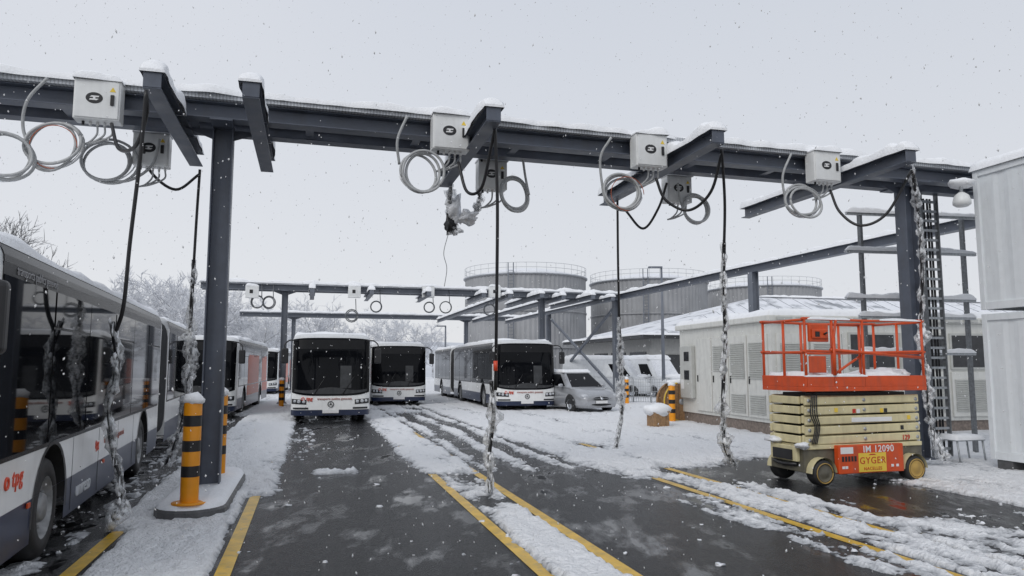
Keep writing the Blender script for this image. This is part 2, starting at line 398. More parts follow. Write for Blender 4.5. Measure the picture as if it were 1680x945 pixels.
for j in range(len(VS)-1):
    for i in range(nu-1):
        q = (j*nu+i, j*nu+i+1, (j+1)*nu+i+1, (j+1)*nu+i)
        if max(hs[q[0]], hs[q[1]], hs[q[2]], hs[q[3]]) > 0: fs.append(q)
me = bpy.data.meshes.new('trodden_snow'); me.from_pydata(vs, [], fs)
at_ = me.attributes.new('thick', 'FLOAT', 'POINT'); at_.data.foreach_set('value', [max(0, min(1, h*1.1)) for h in hs])
me.polygons.foreach_set('use_smooth', [True]*len(fs)); me.materials.append(GSNOW)
o = bpy.data.objects.new('trodden_snow', me); col.objects.link(o); tag(o, 'patchy trodden snow and slush lying over the yard', 'snow', kind='structure')
# loose slush clods, mostly close to the snow edges
b = MB(); rnd = random.Random(21)
for _ in range(9000):
    u = rnd.uniform(-3, 10); v = rnd.uniform(5.5, 22); a = snow_amount(u, v)
    if rnd.random() > (.035 if a < .3 else (.26 if a < .7 else .10)): continue
    r_ = .007+.032*rnd.random()**4; p = uv(u, v, r_*.15); an = rnd.uniform(.7, 2.0)
    b.blob(p, r_*an, r_*rnd.uniform(.7, 1.6), r_*.6, rnd.uniform(0, 99), 1.3, 7, 5)
tag(b.build('slush_clods', SNOW2), 'small loose clods of slush scattered over the wet asphalt', 'snow', kind='stuff')
# kerb island
def stadium(u0, v0, v1, r, n=10):
    p = []
    for k in range(n+1): t = pi+pi*k/n; p.append((u0+r*cos(t), v0+r+r*sin(t)))
    for k in range(n+1): t = pi*k/n; p.append((u0+r*cos(t), v1-r+r*sin(t)))
    return p
b = MB(); KR = .42; o_ = stadium(-1.36, 9.6, 13.1, KR); i_ = stadium(-1.36, 9.63, 13.07, KR-.03)
b.loft([[uv(u, v, 0) for u, v in o_], [uv(u, v, .12) for u, v in o_], [uv(u, v, .15) for u, v in i_]], True, False, cap1=True)
isl = tag(b.build('kerb_island', CONC), 'raised concrete kerb island around the nearest column', 'kerb', kind='structure')
b = MB(); rows = []
for sc_, z in ((.395, .148), (.375, .185), (.30, .215), (.16, .22)):
    rows.append([uv(u, v, z+(.05*noise.noise(V((u*4, v*4, 0))) if z > .16 else 0)) for u, v in stadium(-1.36, 9.6+KR-sc_, 13.1-KR+sc_, sc_)])
b.loft(rows, True, True, cap1=True); b.build('snow_cap', SNOW, isl)
# ================================================================== GANTRIES
ZB = 5.28; AH = .22
def gantry(label, C, ang, s0, s1, cols_, mat, arms=(), group=None, near=False, cstep=1.6):
    gd = V((cos(ang), sin(ang), 0)); gn = V((-sin(ang), cos(ang), 0))
    root = thing('charging_gantry', label, 'gantry', (C[0], C[1], 0), ang, group)
    C = V((C[0], C[1], 0))
    for off in (-.34, .34):
        b = MB(); b.ibeam(C+gd*s0+gn*off+Z*(ZB+.12), C+gd*s1+gn*off+Z*(ZB+.12), .24, .24); bm_ = b.build('beam', mat, root, True, .003, 1)
    s = s0+.4
    while s < s1-.2:
        b = MB(); b.ibeam(C+gd*s-gn*.21+Z*(ZB+.12), C+gd*s+gn*.21+Z*(ZB+.12), .16, .12, .012, .01); b.build('cross_member', mat, root, True); s += cstep
    b = MB(); p0 = C+gd*s0-gn*.30; p1 = C+gd*s1-gn*.30
    zb = ZB+.245
    b.obox(p0+Z*(zb+.004), p1+Z*(zb+.004), .5, .008); b.obox(p0-gn*.252+Z*(zb+.045), p1-gn*.252+Z*(zb+.045), .004, .09); b.obox(p0+gn*.252+Z*(zb+.045), p1+gn*.252+Z*(zb+.045), .004, .09)
    t = b.build('cable_tray', TRAY, root, True)
    b = MB(); snow_strip(b, p0+Z*(zb+.065), p1+Z*(zb+.065), .60, .15 if near else .16, .1, 3); b.build('snow_cap', SNOW, t, True)
    b = MB(); snow_strip(b, C+gd*s0+gn*.36+Z*(ZB+.24), C+gd*s1+gn*.36+Z*(ZB+.24), .26, .12, .15, 5); b.build('snow_cap', SNOW, root, True)
    for s in cols_:
        b = MB(); p = C+gd*s; b.ibeam(p+Z*.17, p+Z*(ZB-.022), .28, .26, .020, .014, up=gd)
        c = b.build('column', mat, root, True, .003, 1)
        b = MB(); b.obox(p+Z*.14, p+Z*.169, .44, .44, up=gd)
        for sx in (-.17, .17):
            for sy in (-.17, .17): q = p+gd*sx+gn*sy; b.tube([q+Z*.14, q+Z*.21], .018, 6)
        b.build('base_plate', mat, c, True)
        b = MB(); b.obox(p-gn*.47+Z*(ZB-.011), p+gn*.47+Z*(ZB-.011), .30, .020); b.build('head_plate', mat, c, True)
        for sg in (-1, 1):
            b = MB(); q = p+gd*sg*.142+Z*(ZB-.024); tri = [q, q+gd*sg*.40, q-Z*.15]
            vs_ = [t_+gn*.008 for t_ in tri]+[t_-gn*.008 for t_ in tri]
            b.add(vs_, [(0, 1, 2), (5, 4, 3), (0, 3, 4, 1), (1, 4, 5, 2), (2, 5, 3, 0)]); b.build('gusset', mat, root, True)
    for (s, bk, fw) in arms:       # arms hang just below the two beams
        p = C+gd*s; zc = Z*(ZB-.004-AH/2); a = p-LD*bk+zc; e = p+LD*fw+zc
        b = MB(); b.ibeam(a, e, AH, .2, .014, .012); b.obox(a-LD*.006, a+LD*.006, .196, AH-.03)
        ar = b.build('arm', mat, root, True, .003, 1)
        b = MB(); snow_strip(b, a-LD*.03+Z*(AH/2-.012), p+zc-LD*.50+Z*(AH/2-.012), .28, .20, .06, s); b.build('snow_cap', SNOW, ar, True)
        b = MB(); snow_strip(b, p+zc+LD*.50+Z*(AH/2-.012), e+Z*(AH/2-.012), .26, .16, .08, s+3); b.build('snow_cap', SNOW, ar, True)
    return root, C, gd, gn
C1 = gnd(338, 805, .15); GA = R(16.6)
gd1 = V((cos(GA), sin(GA), 0)); gn1 = V((-sin(GA), cos(GA), 0)); C1v = V((C1.x, C1.y+.1, 0))
def solve(px, off, z):
    lo, hi = -9.0, 20.0
    for _ in range(50):
        m = (lo+hi)/2
        if proj(C1v+gd1*m+LD*off+Z*z)[0] < px: lo = m
        else: hi = m
    return (lo+hi)/2
c2s = solve(1490, 0, 4.0)
arms1 = [(solve(px, -2.05, ZB-.1), 2.05, fw) for px, fw in ((250, 1.45), (412, 1.5), (810, 1.7), (1178, 2.3), (1494, 2.6))]
G1 = gantry('long dark steel gantry across the yard, the nearest one', C1v, GA, -7.2, c2s+5.3, [0, c2s], STEEL, arms1, near=True)
c2p = C1v+gd1*c2s
far1 = at(468, 478, 34.0)
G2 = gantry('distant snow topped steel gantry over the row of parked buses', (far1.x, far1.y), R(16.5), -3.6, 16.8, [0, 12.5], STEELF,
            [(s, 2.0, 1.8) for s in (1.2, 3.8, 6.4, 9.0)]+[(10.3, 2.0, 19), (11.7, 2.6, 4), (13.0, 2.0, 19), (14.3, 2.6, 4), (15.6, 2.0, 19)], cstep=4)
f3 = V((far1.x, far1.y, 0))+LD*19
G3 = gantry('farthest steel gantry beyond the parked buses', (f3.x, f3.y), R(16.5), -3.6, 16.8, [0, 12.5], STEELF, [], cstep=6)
# side beam along the lane direction, right side
sA = at(1590, 375, 18.3); sA = V((sA.x, sA.y, 0)); sB = at(1000, 495, 39.5); sB = V((sB.x, sB.y, 0)); sd_ = (sB-sA).normalized()
root = thing('side_gantry', 'long steel beam running back along the right side on dark posts with crossed braces', 'gantry', (sB.x, sB.y, 0), R(16))
b = MB(); b.ibeam(sA-sd_*3.2+Z*(ZB+.13), sB+sd_*12+Z*(ZB+.13), .28, .26); b.build('beam', STEEL, root, True)
b = MB(); snow_strip(b, sA-sd_*3.2+Z*(ZB+.26), sB+sd_*12+Z*(ZB+.26), .31, .16, .2, 8); b.build('snow_cap', SNOW, root, True)
def side_pt(px):
    lo, hi = -3., 40.
    for _ in range(40):
        m = (lo+hi)/2
        if proj(sA+sd_*m+Z*4)[0] > px: lo = m
        else: hi = m
    return sA+sd_*lo
pa, pb_, pc = side_pt(1237), side_pt(1010), side_pt(900)
for p in (pa, pb_, pc):
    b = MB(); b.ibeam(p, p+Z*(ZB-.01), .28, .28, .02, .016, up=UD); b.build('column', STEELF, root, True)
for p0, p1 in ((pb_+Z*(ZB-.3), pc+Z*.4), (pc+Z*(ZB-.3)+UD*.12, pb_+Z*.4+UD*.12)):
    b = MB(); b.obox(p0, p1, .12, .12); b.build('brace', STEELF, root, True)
# ================================================================== CHARGER BOXES, COILS, CABLES
def charger(px, off, label, zc=5.3, w=.55, h=.54):
    s = solve(px, off, zc); p = C1v+gd1*s+LD*off
    root = thing('charger_box', label, 'electric box', (p.x, p.y, zc-h/2), GA, 'charger boxes on the gantry')
    b = MB(); b.box(-w/2, w/2, -.12, .12, 0, h); b.build('housing', BOXW, root, bevel=.012)
    b = MB(); b.box(-w/2+.02, w/2-.02, -.134, -.121, .02, h-.02); d = b.build('door', BOXW, root, bevel=.006)
    e = MB(); cx, cz = -.03, h*.52
    e.add([(cx+.10*cos(t), -.1372, cz+.074*sin(t)) for t in [2*pi*k/36 for k in range(36)]], [tuple(range(36))]); em = e.build('emblem', BLACK, d)
    e = MB(); e.add([(cx-.055, -.1386, cz+.010), (cx+.05, -.1386, cz+.010), (cx+.058, -.1386, cz+.030), (cx-.03, -.1386, cz+.030), (cx+.055, -.1386, cz-.010), (cx-.05, -.1386, cz-.010), (cx-.058, -.1386, cz-.030), (cx+.03, -.1386, cz-.030)], [(0, 1, 2, 3), (4, 5, 6, 7)])
    e.add([(cx-.014, -.1384, cz-.0099), (cx+.014, -.1384, cz-.0099), (cx+.014, -.1384, cz+.0099), (cx-.014, -.1384, cz+.0099)], [(0, 1, 2, 3)]); e.build('emblem_mark', STICW, em)
    e = MB(); e.box(w/2-.115, w/2-.07, -.152, -.136, h*.36, h*.62); e.build('handle', BLACK, d, bevel=.004)
    e = MB(); e.add([(w/2-.13, -.1372, h*.70), (w/2-.055, -.1372, h*.70), (w/2-.0925, -.1372, h*.82)], [(0, 1, 2)]); e.build('warning_sticker', STICY, d)
    for k in range(5):
        e = MB(); x = -w/2+.1+k*.085; e.tube([(x, 0, 0), (x, 0, -.05)], .018, 8); e.build('cable_gland', BLACK if k == 0 else BOXW, root)
    for k in range(2, 5):
        x = -w/2+.1+k*.085; e = MB(); e.tube(crom([(x, 0, -.04), (x-.01, .03, -.16), (x-.05*k, .06, -.26), (x-.09*k, .06, -.30)]), .014, 6); e.build('box_cable', CABG, root)
    for xa in (-w/2+.06, w/2-.11):
        e = MB(); e.box(xa, xa+.05, .125, .16, .05, h-.05); e.build('mounting_rail', GALV, root)
    e = MB(); snow_strip(e, (-w/2-.01, -.02, h-.004), (w/2+.01, -.02, h-.004), .30, .13, .05, px); e.build('snow_cap', SNOW, root)
    return s
for px, lb in ((163, 'white charger box left of the nearest column, on the front of the gantry'), (738, 'white charger box on the gantry front, next to the arm above the middle hanging cable'),
               (1064, 'white charger box, third from the left on the gantry front'), (1350, 'white charger box nearest the right column, on the gantry front')):
    charger(px, -.62, lb)
for px, lb in ((250, 'charger box behind the gantry, just left of the nearest column'), (806, 'charger box on the back of the gantry by the middle cable'), (1110, 'charger box behind the gantry, rightmost of the rear ones')):
    charger(px, .78, lb, 5.08, .5, .5)
def coil(px, py, r, Y, label, ry=None, tail=None, orange=False, turns=3, seed=1):
    rnd = random.Random(seed); c = at(px, py, Y); root = thing('cable_coil', label, 'cable', (c.x, c.y, c.z-r*Y/F), 0, 'grey cable coils hanging from the gantry')
    rx = r*Y/F; rz = (ry or r)*Y/F; n = 30; yw = GA+rnd.uniform(-.25, .25); ax = V((cos(yw), sin(yw), 0)); an = V((-sin(yw), cos(yw), 0))
    for t in range(turns):
        jx = rnd.uniform(.80, 1.05); jz = rnd.uniform(.80, 1.06); ox, oz = rnd.uniform(-.04, .04), rnd.uniform(-.04, .04); ph = rnd.uniform(0, 6)
        pts = []
        for k in range(n+1):
            a = ph+2*pi*k/n; w = 1+.05*sin(2*a+ph)
            pts.append(c+ax*(rx*jx*w*cos(a)+ox)+Z*(rz*jz*w*sin(a)+oz)+an*((t-1)*.05+.03*sin(a)))
        b = MB(); b.tube(pts, .021, 7); b.build('loop', CABG, root, True)
    if tail:
        b = MB(); b.tube(crom([at(*q) for q in tail]), .021, 7); b.build('tail', CABG, root, True)
    if orange:
        pts = [c+ax*(rx*.8*cos(2*pi*k/n)+.04)+Z*(rz*.9*sin(2*pi*k/n)-.05)-an*.1 for k in range(n-6)]
        b = MB(); b.tube(pts, .006, 5); b.build('thin_cable', CABO, root, True)
    b = MB(); pts = [c+ax*(rx*1.0*cos(a))+Z*(rz*1.0*sin(a)+.02) for a in [pi*1.1+pi*.8*k/14 for k in range(15)]]
    b.tube(pts, [.008+.02*abs(noise.noise(p*5)) for p in pts], 6); b.build('snow_cap', SNOW, root, True)
coil(8, 258, 44, 9.0, 'grey cable coil at the far left end of the gantry', seed=2)
coil(88, 238, 46, 9.3, 'grey cable coil hanging left of the first charger box', tail=[(78, 128, 9.2), (45, 165, 9.2), (38, 210, 9.25), (55, 255, 9.3)], orange=True, ry=41, seed=3)
coil(178, 262, 44, 10.6, 'grey cable coil under the first charger box, left of the nearest column', ry=38, tail=[(262, 228, 10.7), (250, 270, 10.7), (215, 295, 10.6), (175, 298, 10.6)], seed=4)
coil(690, 284, 37, 10.6, 'grey cable coil under the charger box by the middle cable', tail=[(668, 190, 10.5), (652, 230, 10.5), (655, 270, 10.6)], ry=35, seed=5)
coil(845, 318, 25, 12.1, 'grey cable coil behind the gantry, right of the middle cable', tail=[(858, 262, 12.0), (862, 290, 12.1), (868, 320, 12.1)], ry=29, seed=6)
coil(1022, 315, 36, 11.6, 'grey cable coil under the third charger box', tail=[(1003, 225, 11.4), (985, 260, 11.5), (990, 320, 11.6)], ry=32, orange=True, seed=7)
coil(1140, 341, 20, 13.2, 'small grey cable coil behind the gantry near the fourth arm', ry=29, tail=[(1112, 300, 13.1), (1115, 325, 13.2), (1125, 355, 13.2)], seed=8)
coil(1317, 330, 33, 12.6, 'grey cable coil left of the rightmost charger box', tail=[(1298, 252, 12.5), (1284, 290, 12.5), (1290, 335, 12.6)], ry=30, seed=9)
def resample(pts, st):
    out = [pts[0]]
    for a, b_ in zip(pts, pts[1:]):
        L = (b_-a).length; n = max(1, int(L/st))
        for k in range(1, n+1): out.append(a.lerp(b_, k/n))
    return out
def cable(label, black, wrap=None, rw=.075, extra=None, band=None, seed=1.0, string=None, snowy=.7, lumps=None):
    rw *= .8
    allp = [at(*q) for bl in black for q in bl]+([at(*q) for q in wrap] if wrap else [])
    lowest = min(allp, key=lambda p: p.z)
    root = thing('charging_cable', label, 'charging cable', (lowest.x, lowest.y, max(0, lowest.z)), 0, 'charging cables hanging from the gantry')
    for bl in black:
        b = MB(); b.tube(crom([at(*q) for q in bl]), .023, 8); b.build('cable', CABK, root, True)
    if wrap:
        for wi, wr in enumerate([wrap]+([extra] if extra else [])):
            pts = resample(crom([at(*q) for q in wr], 10), .03)
            for p in pts: p.z = max(p.z, .05)
            b = MB(); b.tube(pts, .030, 7); b.build('plug_lead', CABK, root, True)
            rs = []; rnd = random.Random(int(seed*10)+wi)
            for i, p in enumerate(pts):
                t = i/len(pts); q = .68+.8*noise.noise(p*2.6+V((seed, 0, wi)))+.55*noise.noise(p*11+V((0, seed, 0)))
                rs.append(max(.030, rw*q*(.5+.65*t)*min(1, .35+i*.1)))
            pts2 = [p+V((noise.noise(p*4+V((seed, 3, 0))), noise.noise(p*4+V((9, seed, 0))), 0))*.035 for p in pts]
            b = MB(); b.tube(pts2, rs, 18, jit=1.6, seed=seed); w = b.build('plastic_wrap', PLAST, root, True)
            b = MB()
            for i in range(0, len(pts2)):
                if rnd.random() < snowy and noise.noise(pts2[i]*2.2+V((0, 0, seed))) > -.12:
                    a = rnd.gauss(-pi/2, 1.4); r_ = rs[i]; f = rnd.uniform(.18, .42)
                    b.blob(pts2[i]+V((cos(a)*r_*.8, sin(a)*r_*.8, .01)), r_*f, r_*f, rnd.uniform(.02, .07), rnd.uniform(0, 50), 1.3, 8, 6)
            b.build('ice_clumps', SNOW, w, True)
    if lumps:
        for i, (px, py, Y, rx, rz, mt) in enumerate(lumps):
            b = MB(); b.blob(at(px, py, Y), rx, rx, rz, i*3.3+seed, 1.0, 16, 12); b.build('plug_bag', mt, root, True)
    if band:
        p = at(*band); b = MB(); b.tube([p, p-Z*.14], .03, 10); b.build('red_band', RED, root, True)
    if string:
        b = MB(); b.tube(crom([at(*q) for q in string]), .007, 5); b.build('string', CABG, root, True)
cable('charging cable hanging in front of the nearest bus, plug wrapped in icy plastic',
      [[(183, 203, 9.25), (195, 244, 9.0), (222, 240, 8.6), (240, 190, 8.3), (240, 152, 8.2)], [(240, 148, 8.2), (231, 250, 8.3), (213, 400, 8.4), (203, 500, 8.45), (190, 545, 8.5)]],
      [(184, 528, 8.5), (192, 600, 8.5), (178, 680, 8.5), (187, 745, 8.5), (198, 805, 8.5), (180, 868, 8.5)], .11, seed=1.3, snowy=.85)
cable('charging cable drooping behind the nearest column, plug hidden in snowy plastic',
      [[(233, 232, 10.6), (246, 280, 11.0), (288, 311, 11.4), (327, 286, 11.6)], [(328, 278, 11.6), (323, 350, 11.7), (318, 432, 11.8)]],
      [(318, 426, 11.8), (313, 520, 11.9), (308, 640, 12.0), (292, 715, 12.0), (272, 762, 12.0)], .11, seed=2.1, snowy=.9)
cable('straight black charging cable in the middle with a red band and ice wrapped plug',
      [[(752, 266, 10.6), (766, 314, 10.4), (790, 308, 10.2), (806, 240, 9.9), (812, 212, 9.8)], [(812, 205, 9.8), (816, 330, 10.0), (815, 480, 10.2), (813, 640, 10.5)]],
      [(806, 625, 10.5), (810, 680, 10.6), (803, 745, 10.7), (804, 808, 10.75)], .105, band=(813, 592, 10.38), seed=3.7, snowy=.85)
cable('snow loaded plastic bag of plug ends hanging high from the third arm, string below',
      [[(790, 262, 12.2), (792, 290, 12.6), (785, 320, 13.0)]], [(740, 302, 13.0), (737, 345, 13.1), (745, 384, 13.2)], .13,
      extra=[(790, 306, 13.1), (782, 345, 13.1), (765, 355, 13.15), (742, 352, 13.2)], seed=4.4, string=[(735, 385, 13.2), (728, 415, 13.2), (733, 440, 13.2), (729, 470, 13.2)], snowy=.9,
      lumps=[(745, 345, 13.15, .13, .28, SNOW2), (738, 368, 13.1, .10, .15, CABK), (768, 356, 13.1, .13, .11, SNOW), (740, 325, 13.15, .10, .18, PLAST)])
cable('charging cable hanging right of the grey car with icy plug near the snow',
      [[(1026, 345, 13.4), (1055, 375, 13.2), (1080, 342, 13), (1094, 300, 12.9)], [(1013, 328, 14.2), (1014, 430, 14.4), (1016, 525, 14.6)]],
      [(1016, 520, 14.6), (1018, 600, 14.7), (1020, 680, 14.8), (1011, 735, 14.9)], .11, seed=5.2, snowy=.85)
cable('charging cable left of the lift, its long icy plug wrap curling on the snow',
      [[(1076, 292, 11.6), (1092, 328, 11.6), (1130, 345, 11.5), (1166, 315, 11.2), (1184, 252, 11.0)], [(1184, 244, 10.9), (1189, 330, 11.2), (1188, 405, 11.4)]],
      [(1188, 398, 11.4), (1187, 470, 11.6), (1190, 560, 11.9), (1186, 650, 12.1), (1189, 730, 12.4), (1206, 764, 12.6)], .09, seed=6.6, snowy=.85)
cable('charging cable beside the right column, frosted wrap falling behind the lift',
      [[(1362, 312, 12.7), (1378, 348, 12.6), (1412, 370, 12.4), (1455, 350, 12.2), (1495, 280, 12.0)]],
      [(1497, 278, 12.0), (1506, 350, 12.4), (1513, 450, 12.9), (1511, 540, 13.2), (1520, 640, 13.4), (1528, 700, 13.5), (1548, 752, 13.6)], .105, seed=7.9, snowy=.85)
# small boxes and coils on the far gantry
for i, px in enumerate((425, 588, 706, 812)):
    p = at(px, 481, 34+(px-468)*.0085); root = thing('charger_box', ORD[i]+' small white charger box from the left on the distant gantry', 'electric box', (p.x, p.y-.9, p.z-.3), R(16.5), 'charger boxes on the distant gantry')
    b = MB(); b.box(-.28, .28, -.12, .12, 0, .54); b.build('housing', BOXW, root, bevel=.01)
    b = MB(); b.box(-.1, .04, -.13, -.121, .2, .36); b.build('emblem', BLACK, root)
    b = MB(); snow_strip(b, (-.28, 0, .54), (.28, 0, .54), .26, .12, .06, i); b.build('snow_cap', SNOW, root)
for i, (px, py) in enumerate(((422, 495), (441, 496), (577, 518), (617, 503), (704, 504), (731, 504), (803, 508))):
    Y = 33.5+(px-468)*.0085; c = at(px, py, Y); rnd = random.Random(i)
    root = thing('cable_coil', ORD[i]+' cable coil from the left on the distant gantry', 'cable', tuple(c), 0, 'cable coils on the distant gantry')
    for t in range(3):
        b = MB(); rr = .27*rnd.uniform(.85, 1.1); b.tube([c+V((rr*cos(2*pi*k/16), .03*t, rr*sin(2*pi*k/16))) for k in range(17)], .026, 5); b.build('loop', RUSTGAL, root, True)
    b = MB(); b.tube([c+V((.2, 0, .2)), c+V((.15, .1, .8))], .02, 5); b.build('tail', RUSTGAL, root, True)
# ================================================================== BUS
TG = [0, .15, .3, .45, .6, .72, .8, .86, .9, .93, .95, .965, .98, .99, .997, 1.0]
TG = [-t for t in TG[:0:-1]]+TG
W = 1.275; D = .62
def rake(z): return 0.0 if z < .9 else .2*((z-.9)/2.1)**1.2
def fpt(t, z, off=0.0, ins=0.0):
    y = D*(1-max(0.0, 1-abs(t)**4)**.25)
    return V((t*(W-ins)*(1+off/W), y+rake(z)-off+ins, z))
def fpatch(b, ta, tb, z0, z1, off, nz=4, m=0):
    ts = [ta]+[t for t in TG if ta < t < tb]+[tb]; rows = []
    f0 = z0 if callable(z0) else (lambda t: z0); f1 = z1 if callable(z1) else (lambda t: z1)
    for k in range(nz+1): rows.append([fpt(t, f0(t)+(f1(t)-f0(t))*k/nz, off) for t in ts])
    b.loft(rows, False, True, m)
def bus(label, X, Y, yaw, art, group='buses parked in the depot', side=None, near=False):
    root = thing('bus', label, 'bus', (X, Y, 0), yaw, group)
    L1 = 10.4 if art else 11.9; L2 = 17.9
    secs = [(D, L1)]+([(L1+1.15, L2)] if art else [])
    wheels = [2.7, 8.55]+([14.9] if art else [])
    def arch(y):
        for w in wheels:
            d = abs(y-w)
            if d < .60: return .48+math.sqrt(.36-d*d)
        return 0.0
    body = MB(); skirt = MB()
    body.loft([[fpt(t, z) for t in TG] for z in (.42, .66, .88, 1.1, 1.6, 2.1, 2.62)])
    skirt.loft([[fpt(t, z, -.01) for t in TG] for z in (.24, .42)])
    for si, (y0, y1) in enumerate(secs):
        ys = set([y0, y1]); n = int((y1-y0)/.6)
        for i in range(n+1): ys.add(y0+(y1-y0)*i/n)
        for w in wheels:
            for k in range(-12, 13):
                yy = w+.6*sin(k/12*pi/2)
                if y0 < yy < y1: ys.add(yy)
            ys.add(w-.6001); ys.add(w+.6001)
        ys = sorted(y for y in ys if y0 <= y <= y1)
        for s in (-1, 1):
            rw = []
            for z in (.66, 1.1, 1.6, 2.1, 2.62):
                rw.append([V((s*W, y+(rake(z) if (y == y0 and si == 0) else 0), max(z, arch(y)) if z < 1.11 else z)) for y in ys])
            body.loft(rw, smooth=False)
            r0, r1 = [], []
            for y in ys:
                a = arch(y); r0.append(V((s*(W-.006), y, min(.66, max(.26, a))))); r1.append(V((s*(W-.002), y, .66)))
            skirt.loft([r0, r1], smooth=False)
        if si == len(secs)-1:
            body.add([(-W, y1, .5), (W, y1, .5), (W, y1, 2.62), (-W, y1, 2.62)], [(0, 1, 2, 3)])
        if si > 0 or art:
            for yy in ([y0] if si else [])+([y1] if si == 0 else []):
                body.add([(-W, yy, .4), (W, yy, .4), (W, yy, 2.62), (-W, yy, 2.62)], [(0, 1, 2, 3)])
    body.build('body', WHITE, root); skirt.build('skirt', NAVY, root)
    for si, (y0, y1) in enumerate(secs):
        rows = []
        for z, ins in ((2.62, 0), (2.72, .012), (2.80, .045), (2.86, .11), (2.90, .24), (2.92, .5)):
            if si == 0: r = [fpt(t, z, 0, ins) for t in TG]+[V((W-ins, y1-ins*.3, z)), V((-W+ins, y1-ins*.3, z))]
            else: r = [V((-W+ins, y0+ins*.3, z)), V((W-ins, y0+ins*.3, z)), V((W-ins, y1-ins, z)), V((-W+ins, y1-ins, z))]
            rows.append(r)
        b = MB(); b.loft(rows, True, True, cap1=True); rf = b.build('roof', ROOFW, root)
        b = MB(); snow_sheet(b, (-1.235, max(y0, .75)+.12, 2.82), (1.235, max(y0, .75)+.12, 2.82), (1.235, y1-.1, 2.82), (-1.235, y1-.1, 2.82), .14 if near else .18, 10, 40, X+si, .04); b.build('snow_cap', SNOW, rf)
        if si == 0 and not near:
            b = MB(); b.box(-.8, .8, 3.0, 5.6, 2.92, 3.02); b.build('roof_unit', ROOFW, root, bevel=.04)
        for s in (-1, 1):
            b = MB(); b.loft([[V((s*(W+.005-i_), yy, z)) for yy in (max(y0, .9), y1-.1)] for z, i_ in ((2.661, 0), (2.72, .006), (2.80, .04))], smooth=False); b.build('cant_rail', GLASSK, root)
            g0 = .84 if si == 0 else y0+.12; g1 = y1-.12 if (art and si == 0) else y1-.35
            b = MB(); x0, x1 = (W-.03, W+.005) if s > 0 else (-W-.005, -W+.03)
            b.box(x0, x1, g0+.05, g1, 1.08, 2.66); b.build('side_glazing', GLASSK, root)
            n = max(3, int((g1-g0)/1.45)); st = (g1-g0-.1)/n
            for k in range(n):
                a0 = g0+.07+k*st; a1 = a0+st-.045
                xa, xb = (W+.0055, W+.010) if s > 0 else (-W-.010, -W-.0055)
                b = MB(); b.box(xa, xb, a0, a1, 1.12, 2.2 if k % 2 else 2.56); wn = b.build('window', GLASS, root)
                if k % 2:
                    b = MB(); b.box(xa, xb+.004 if s > 0 else xb, a0, a1, 2.225, 2.56); b.build('vent_pane', GLASS, wn)
    if side:
        for s in (-1, 1):
            x0, x1 = (W+.0045, W+.008) if s > 0 else (-W-.008, -W-.0045)
            for ya, yb_2 in ((3.5, 7.8), (9.3, L1-.2)):
                b = MB(); b.box(x0, x1, ya, yb_2, .67, 1.075); b.build('colour_panel', side, root)
        for ya, yb_2 in ((3.6, 7.6), (9.0, 11.2)):
            b = MB(); b.box(W+.011, W+.014, ya, yb_2, 1.12, 2.3); b.build('window_advert', side, root)
    # bellows
    if art:
        rows = []; n = 17
        for i in range(n):
            y = L1+1.15*i/(n-1); o_ = .0 if i % 2 else .12; r = []
            for k in range(28):
                t = 2*pi*k/28; cx_, cz_ = cos(t), sin(t)
                r.append(V((math.copysign(abs(cx_)**.25, cx_)*(W+.0-o_), y, 1.60+math.copysign(abs(cz_)**.25, cz_)*(1.23-o_))))
            rows.append(r)
        b = MB(); b.loft(rows, True, False); bl = b.build('bellows', BELL, root)
        b = MB(); snow_sheet(b, (-1.05, L1-.05, 2.80), (1.05, L1-.05, 2.80), (1.05, L1+1.2, 2.80), (-1.05, L1+1.2, 2.80), .14, 8, 5, 3); b.build('snow_cap', SNOW, bl)
    # front
    b = MB(); fpatch(b, -.968, .968, lambda t: .87+.13*abs(t)**4, lambda t: 2.77-.06*abs(t)**4, .009, 8)
    ws = b.build('windscreen', GLASS, root)
    b = MB(); fpatch(b, -.82, .82, 2.40, 2.70, .014, 3); b.build('destination_display', INNER, ws)
    b = MB(); fpatch(b, -.90, .90, lambda t: .93+.11*abs(t)**3, lambda t: 1.10+.05*cos(t*5), .0105, 2); b.build('dashboard', DASH, ws)
    b = MB(); fpatch(b, .22, .50, 1.12, 1.85, .0107, 2); b.build('driver_seat', DASH, ws)
    for t0 in (-.42, .28):
        b = MB(); b.tube([fpt(t0, .9, .02), fpt(t0+.16, 1.25, .025), fpt(t0+.28, 1.5, .025)], .012, 5); b.build('wiper', BLACK, ws)
    for s in (-1, 1):
        b = MB(); ta, tb = sorted((s*.60, s*.965)); fpatch(b, ta, tb, lambda t: .55+.07*abs(t), lambda t: .70+.08*abs(t), .007, 2); hs_ = b.build('headlight', BLACK, root)
        for a, c_, rr in ((.66, .0, .055), (.78, .01, .06), (.88, .02, .05)):
            p = fpt(s*a, .685+c_, .012); b = MB(); b.lathe([(rr, 0), (rr*.9, -.012), (rr*.5, -.02)], (p.x, p.y, p.z), 'y', 14); b.build('lamp', HEADL, hs_)
        b = MB(); ta, tb = sorted((s*.55, s*.93)); fpatch(b, ta, tb, .44, .50, .006, 1); b.build('bumper_grille', BLACK, root)
        b = MB(); b.tube(crom([(s*1.1, .3, 2.66), (s*1.32, .06, 2.68), (s*1.48, -.03, 2.55), (s*1.48, -.03, 2.38)]), .022, 6); mr = b.build('mirror_arm', BLACK, root)
        b = MB(); b.box(s*1.48-.11, s*1.48+.11, -.10, .04, 1.92, 2.42); b.build('wing_mirror', BLACK, mr, bevel=.045, seg=3)
    p0 = fpt(0, .63, .0); b = MB()
    b.tube([(p0.x+.09*cos(2*pi*k/24), p0.y-.016, .60+.09*sin(2*pi*k/24)) for k in range(25)], .012, 6)
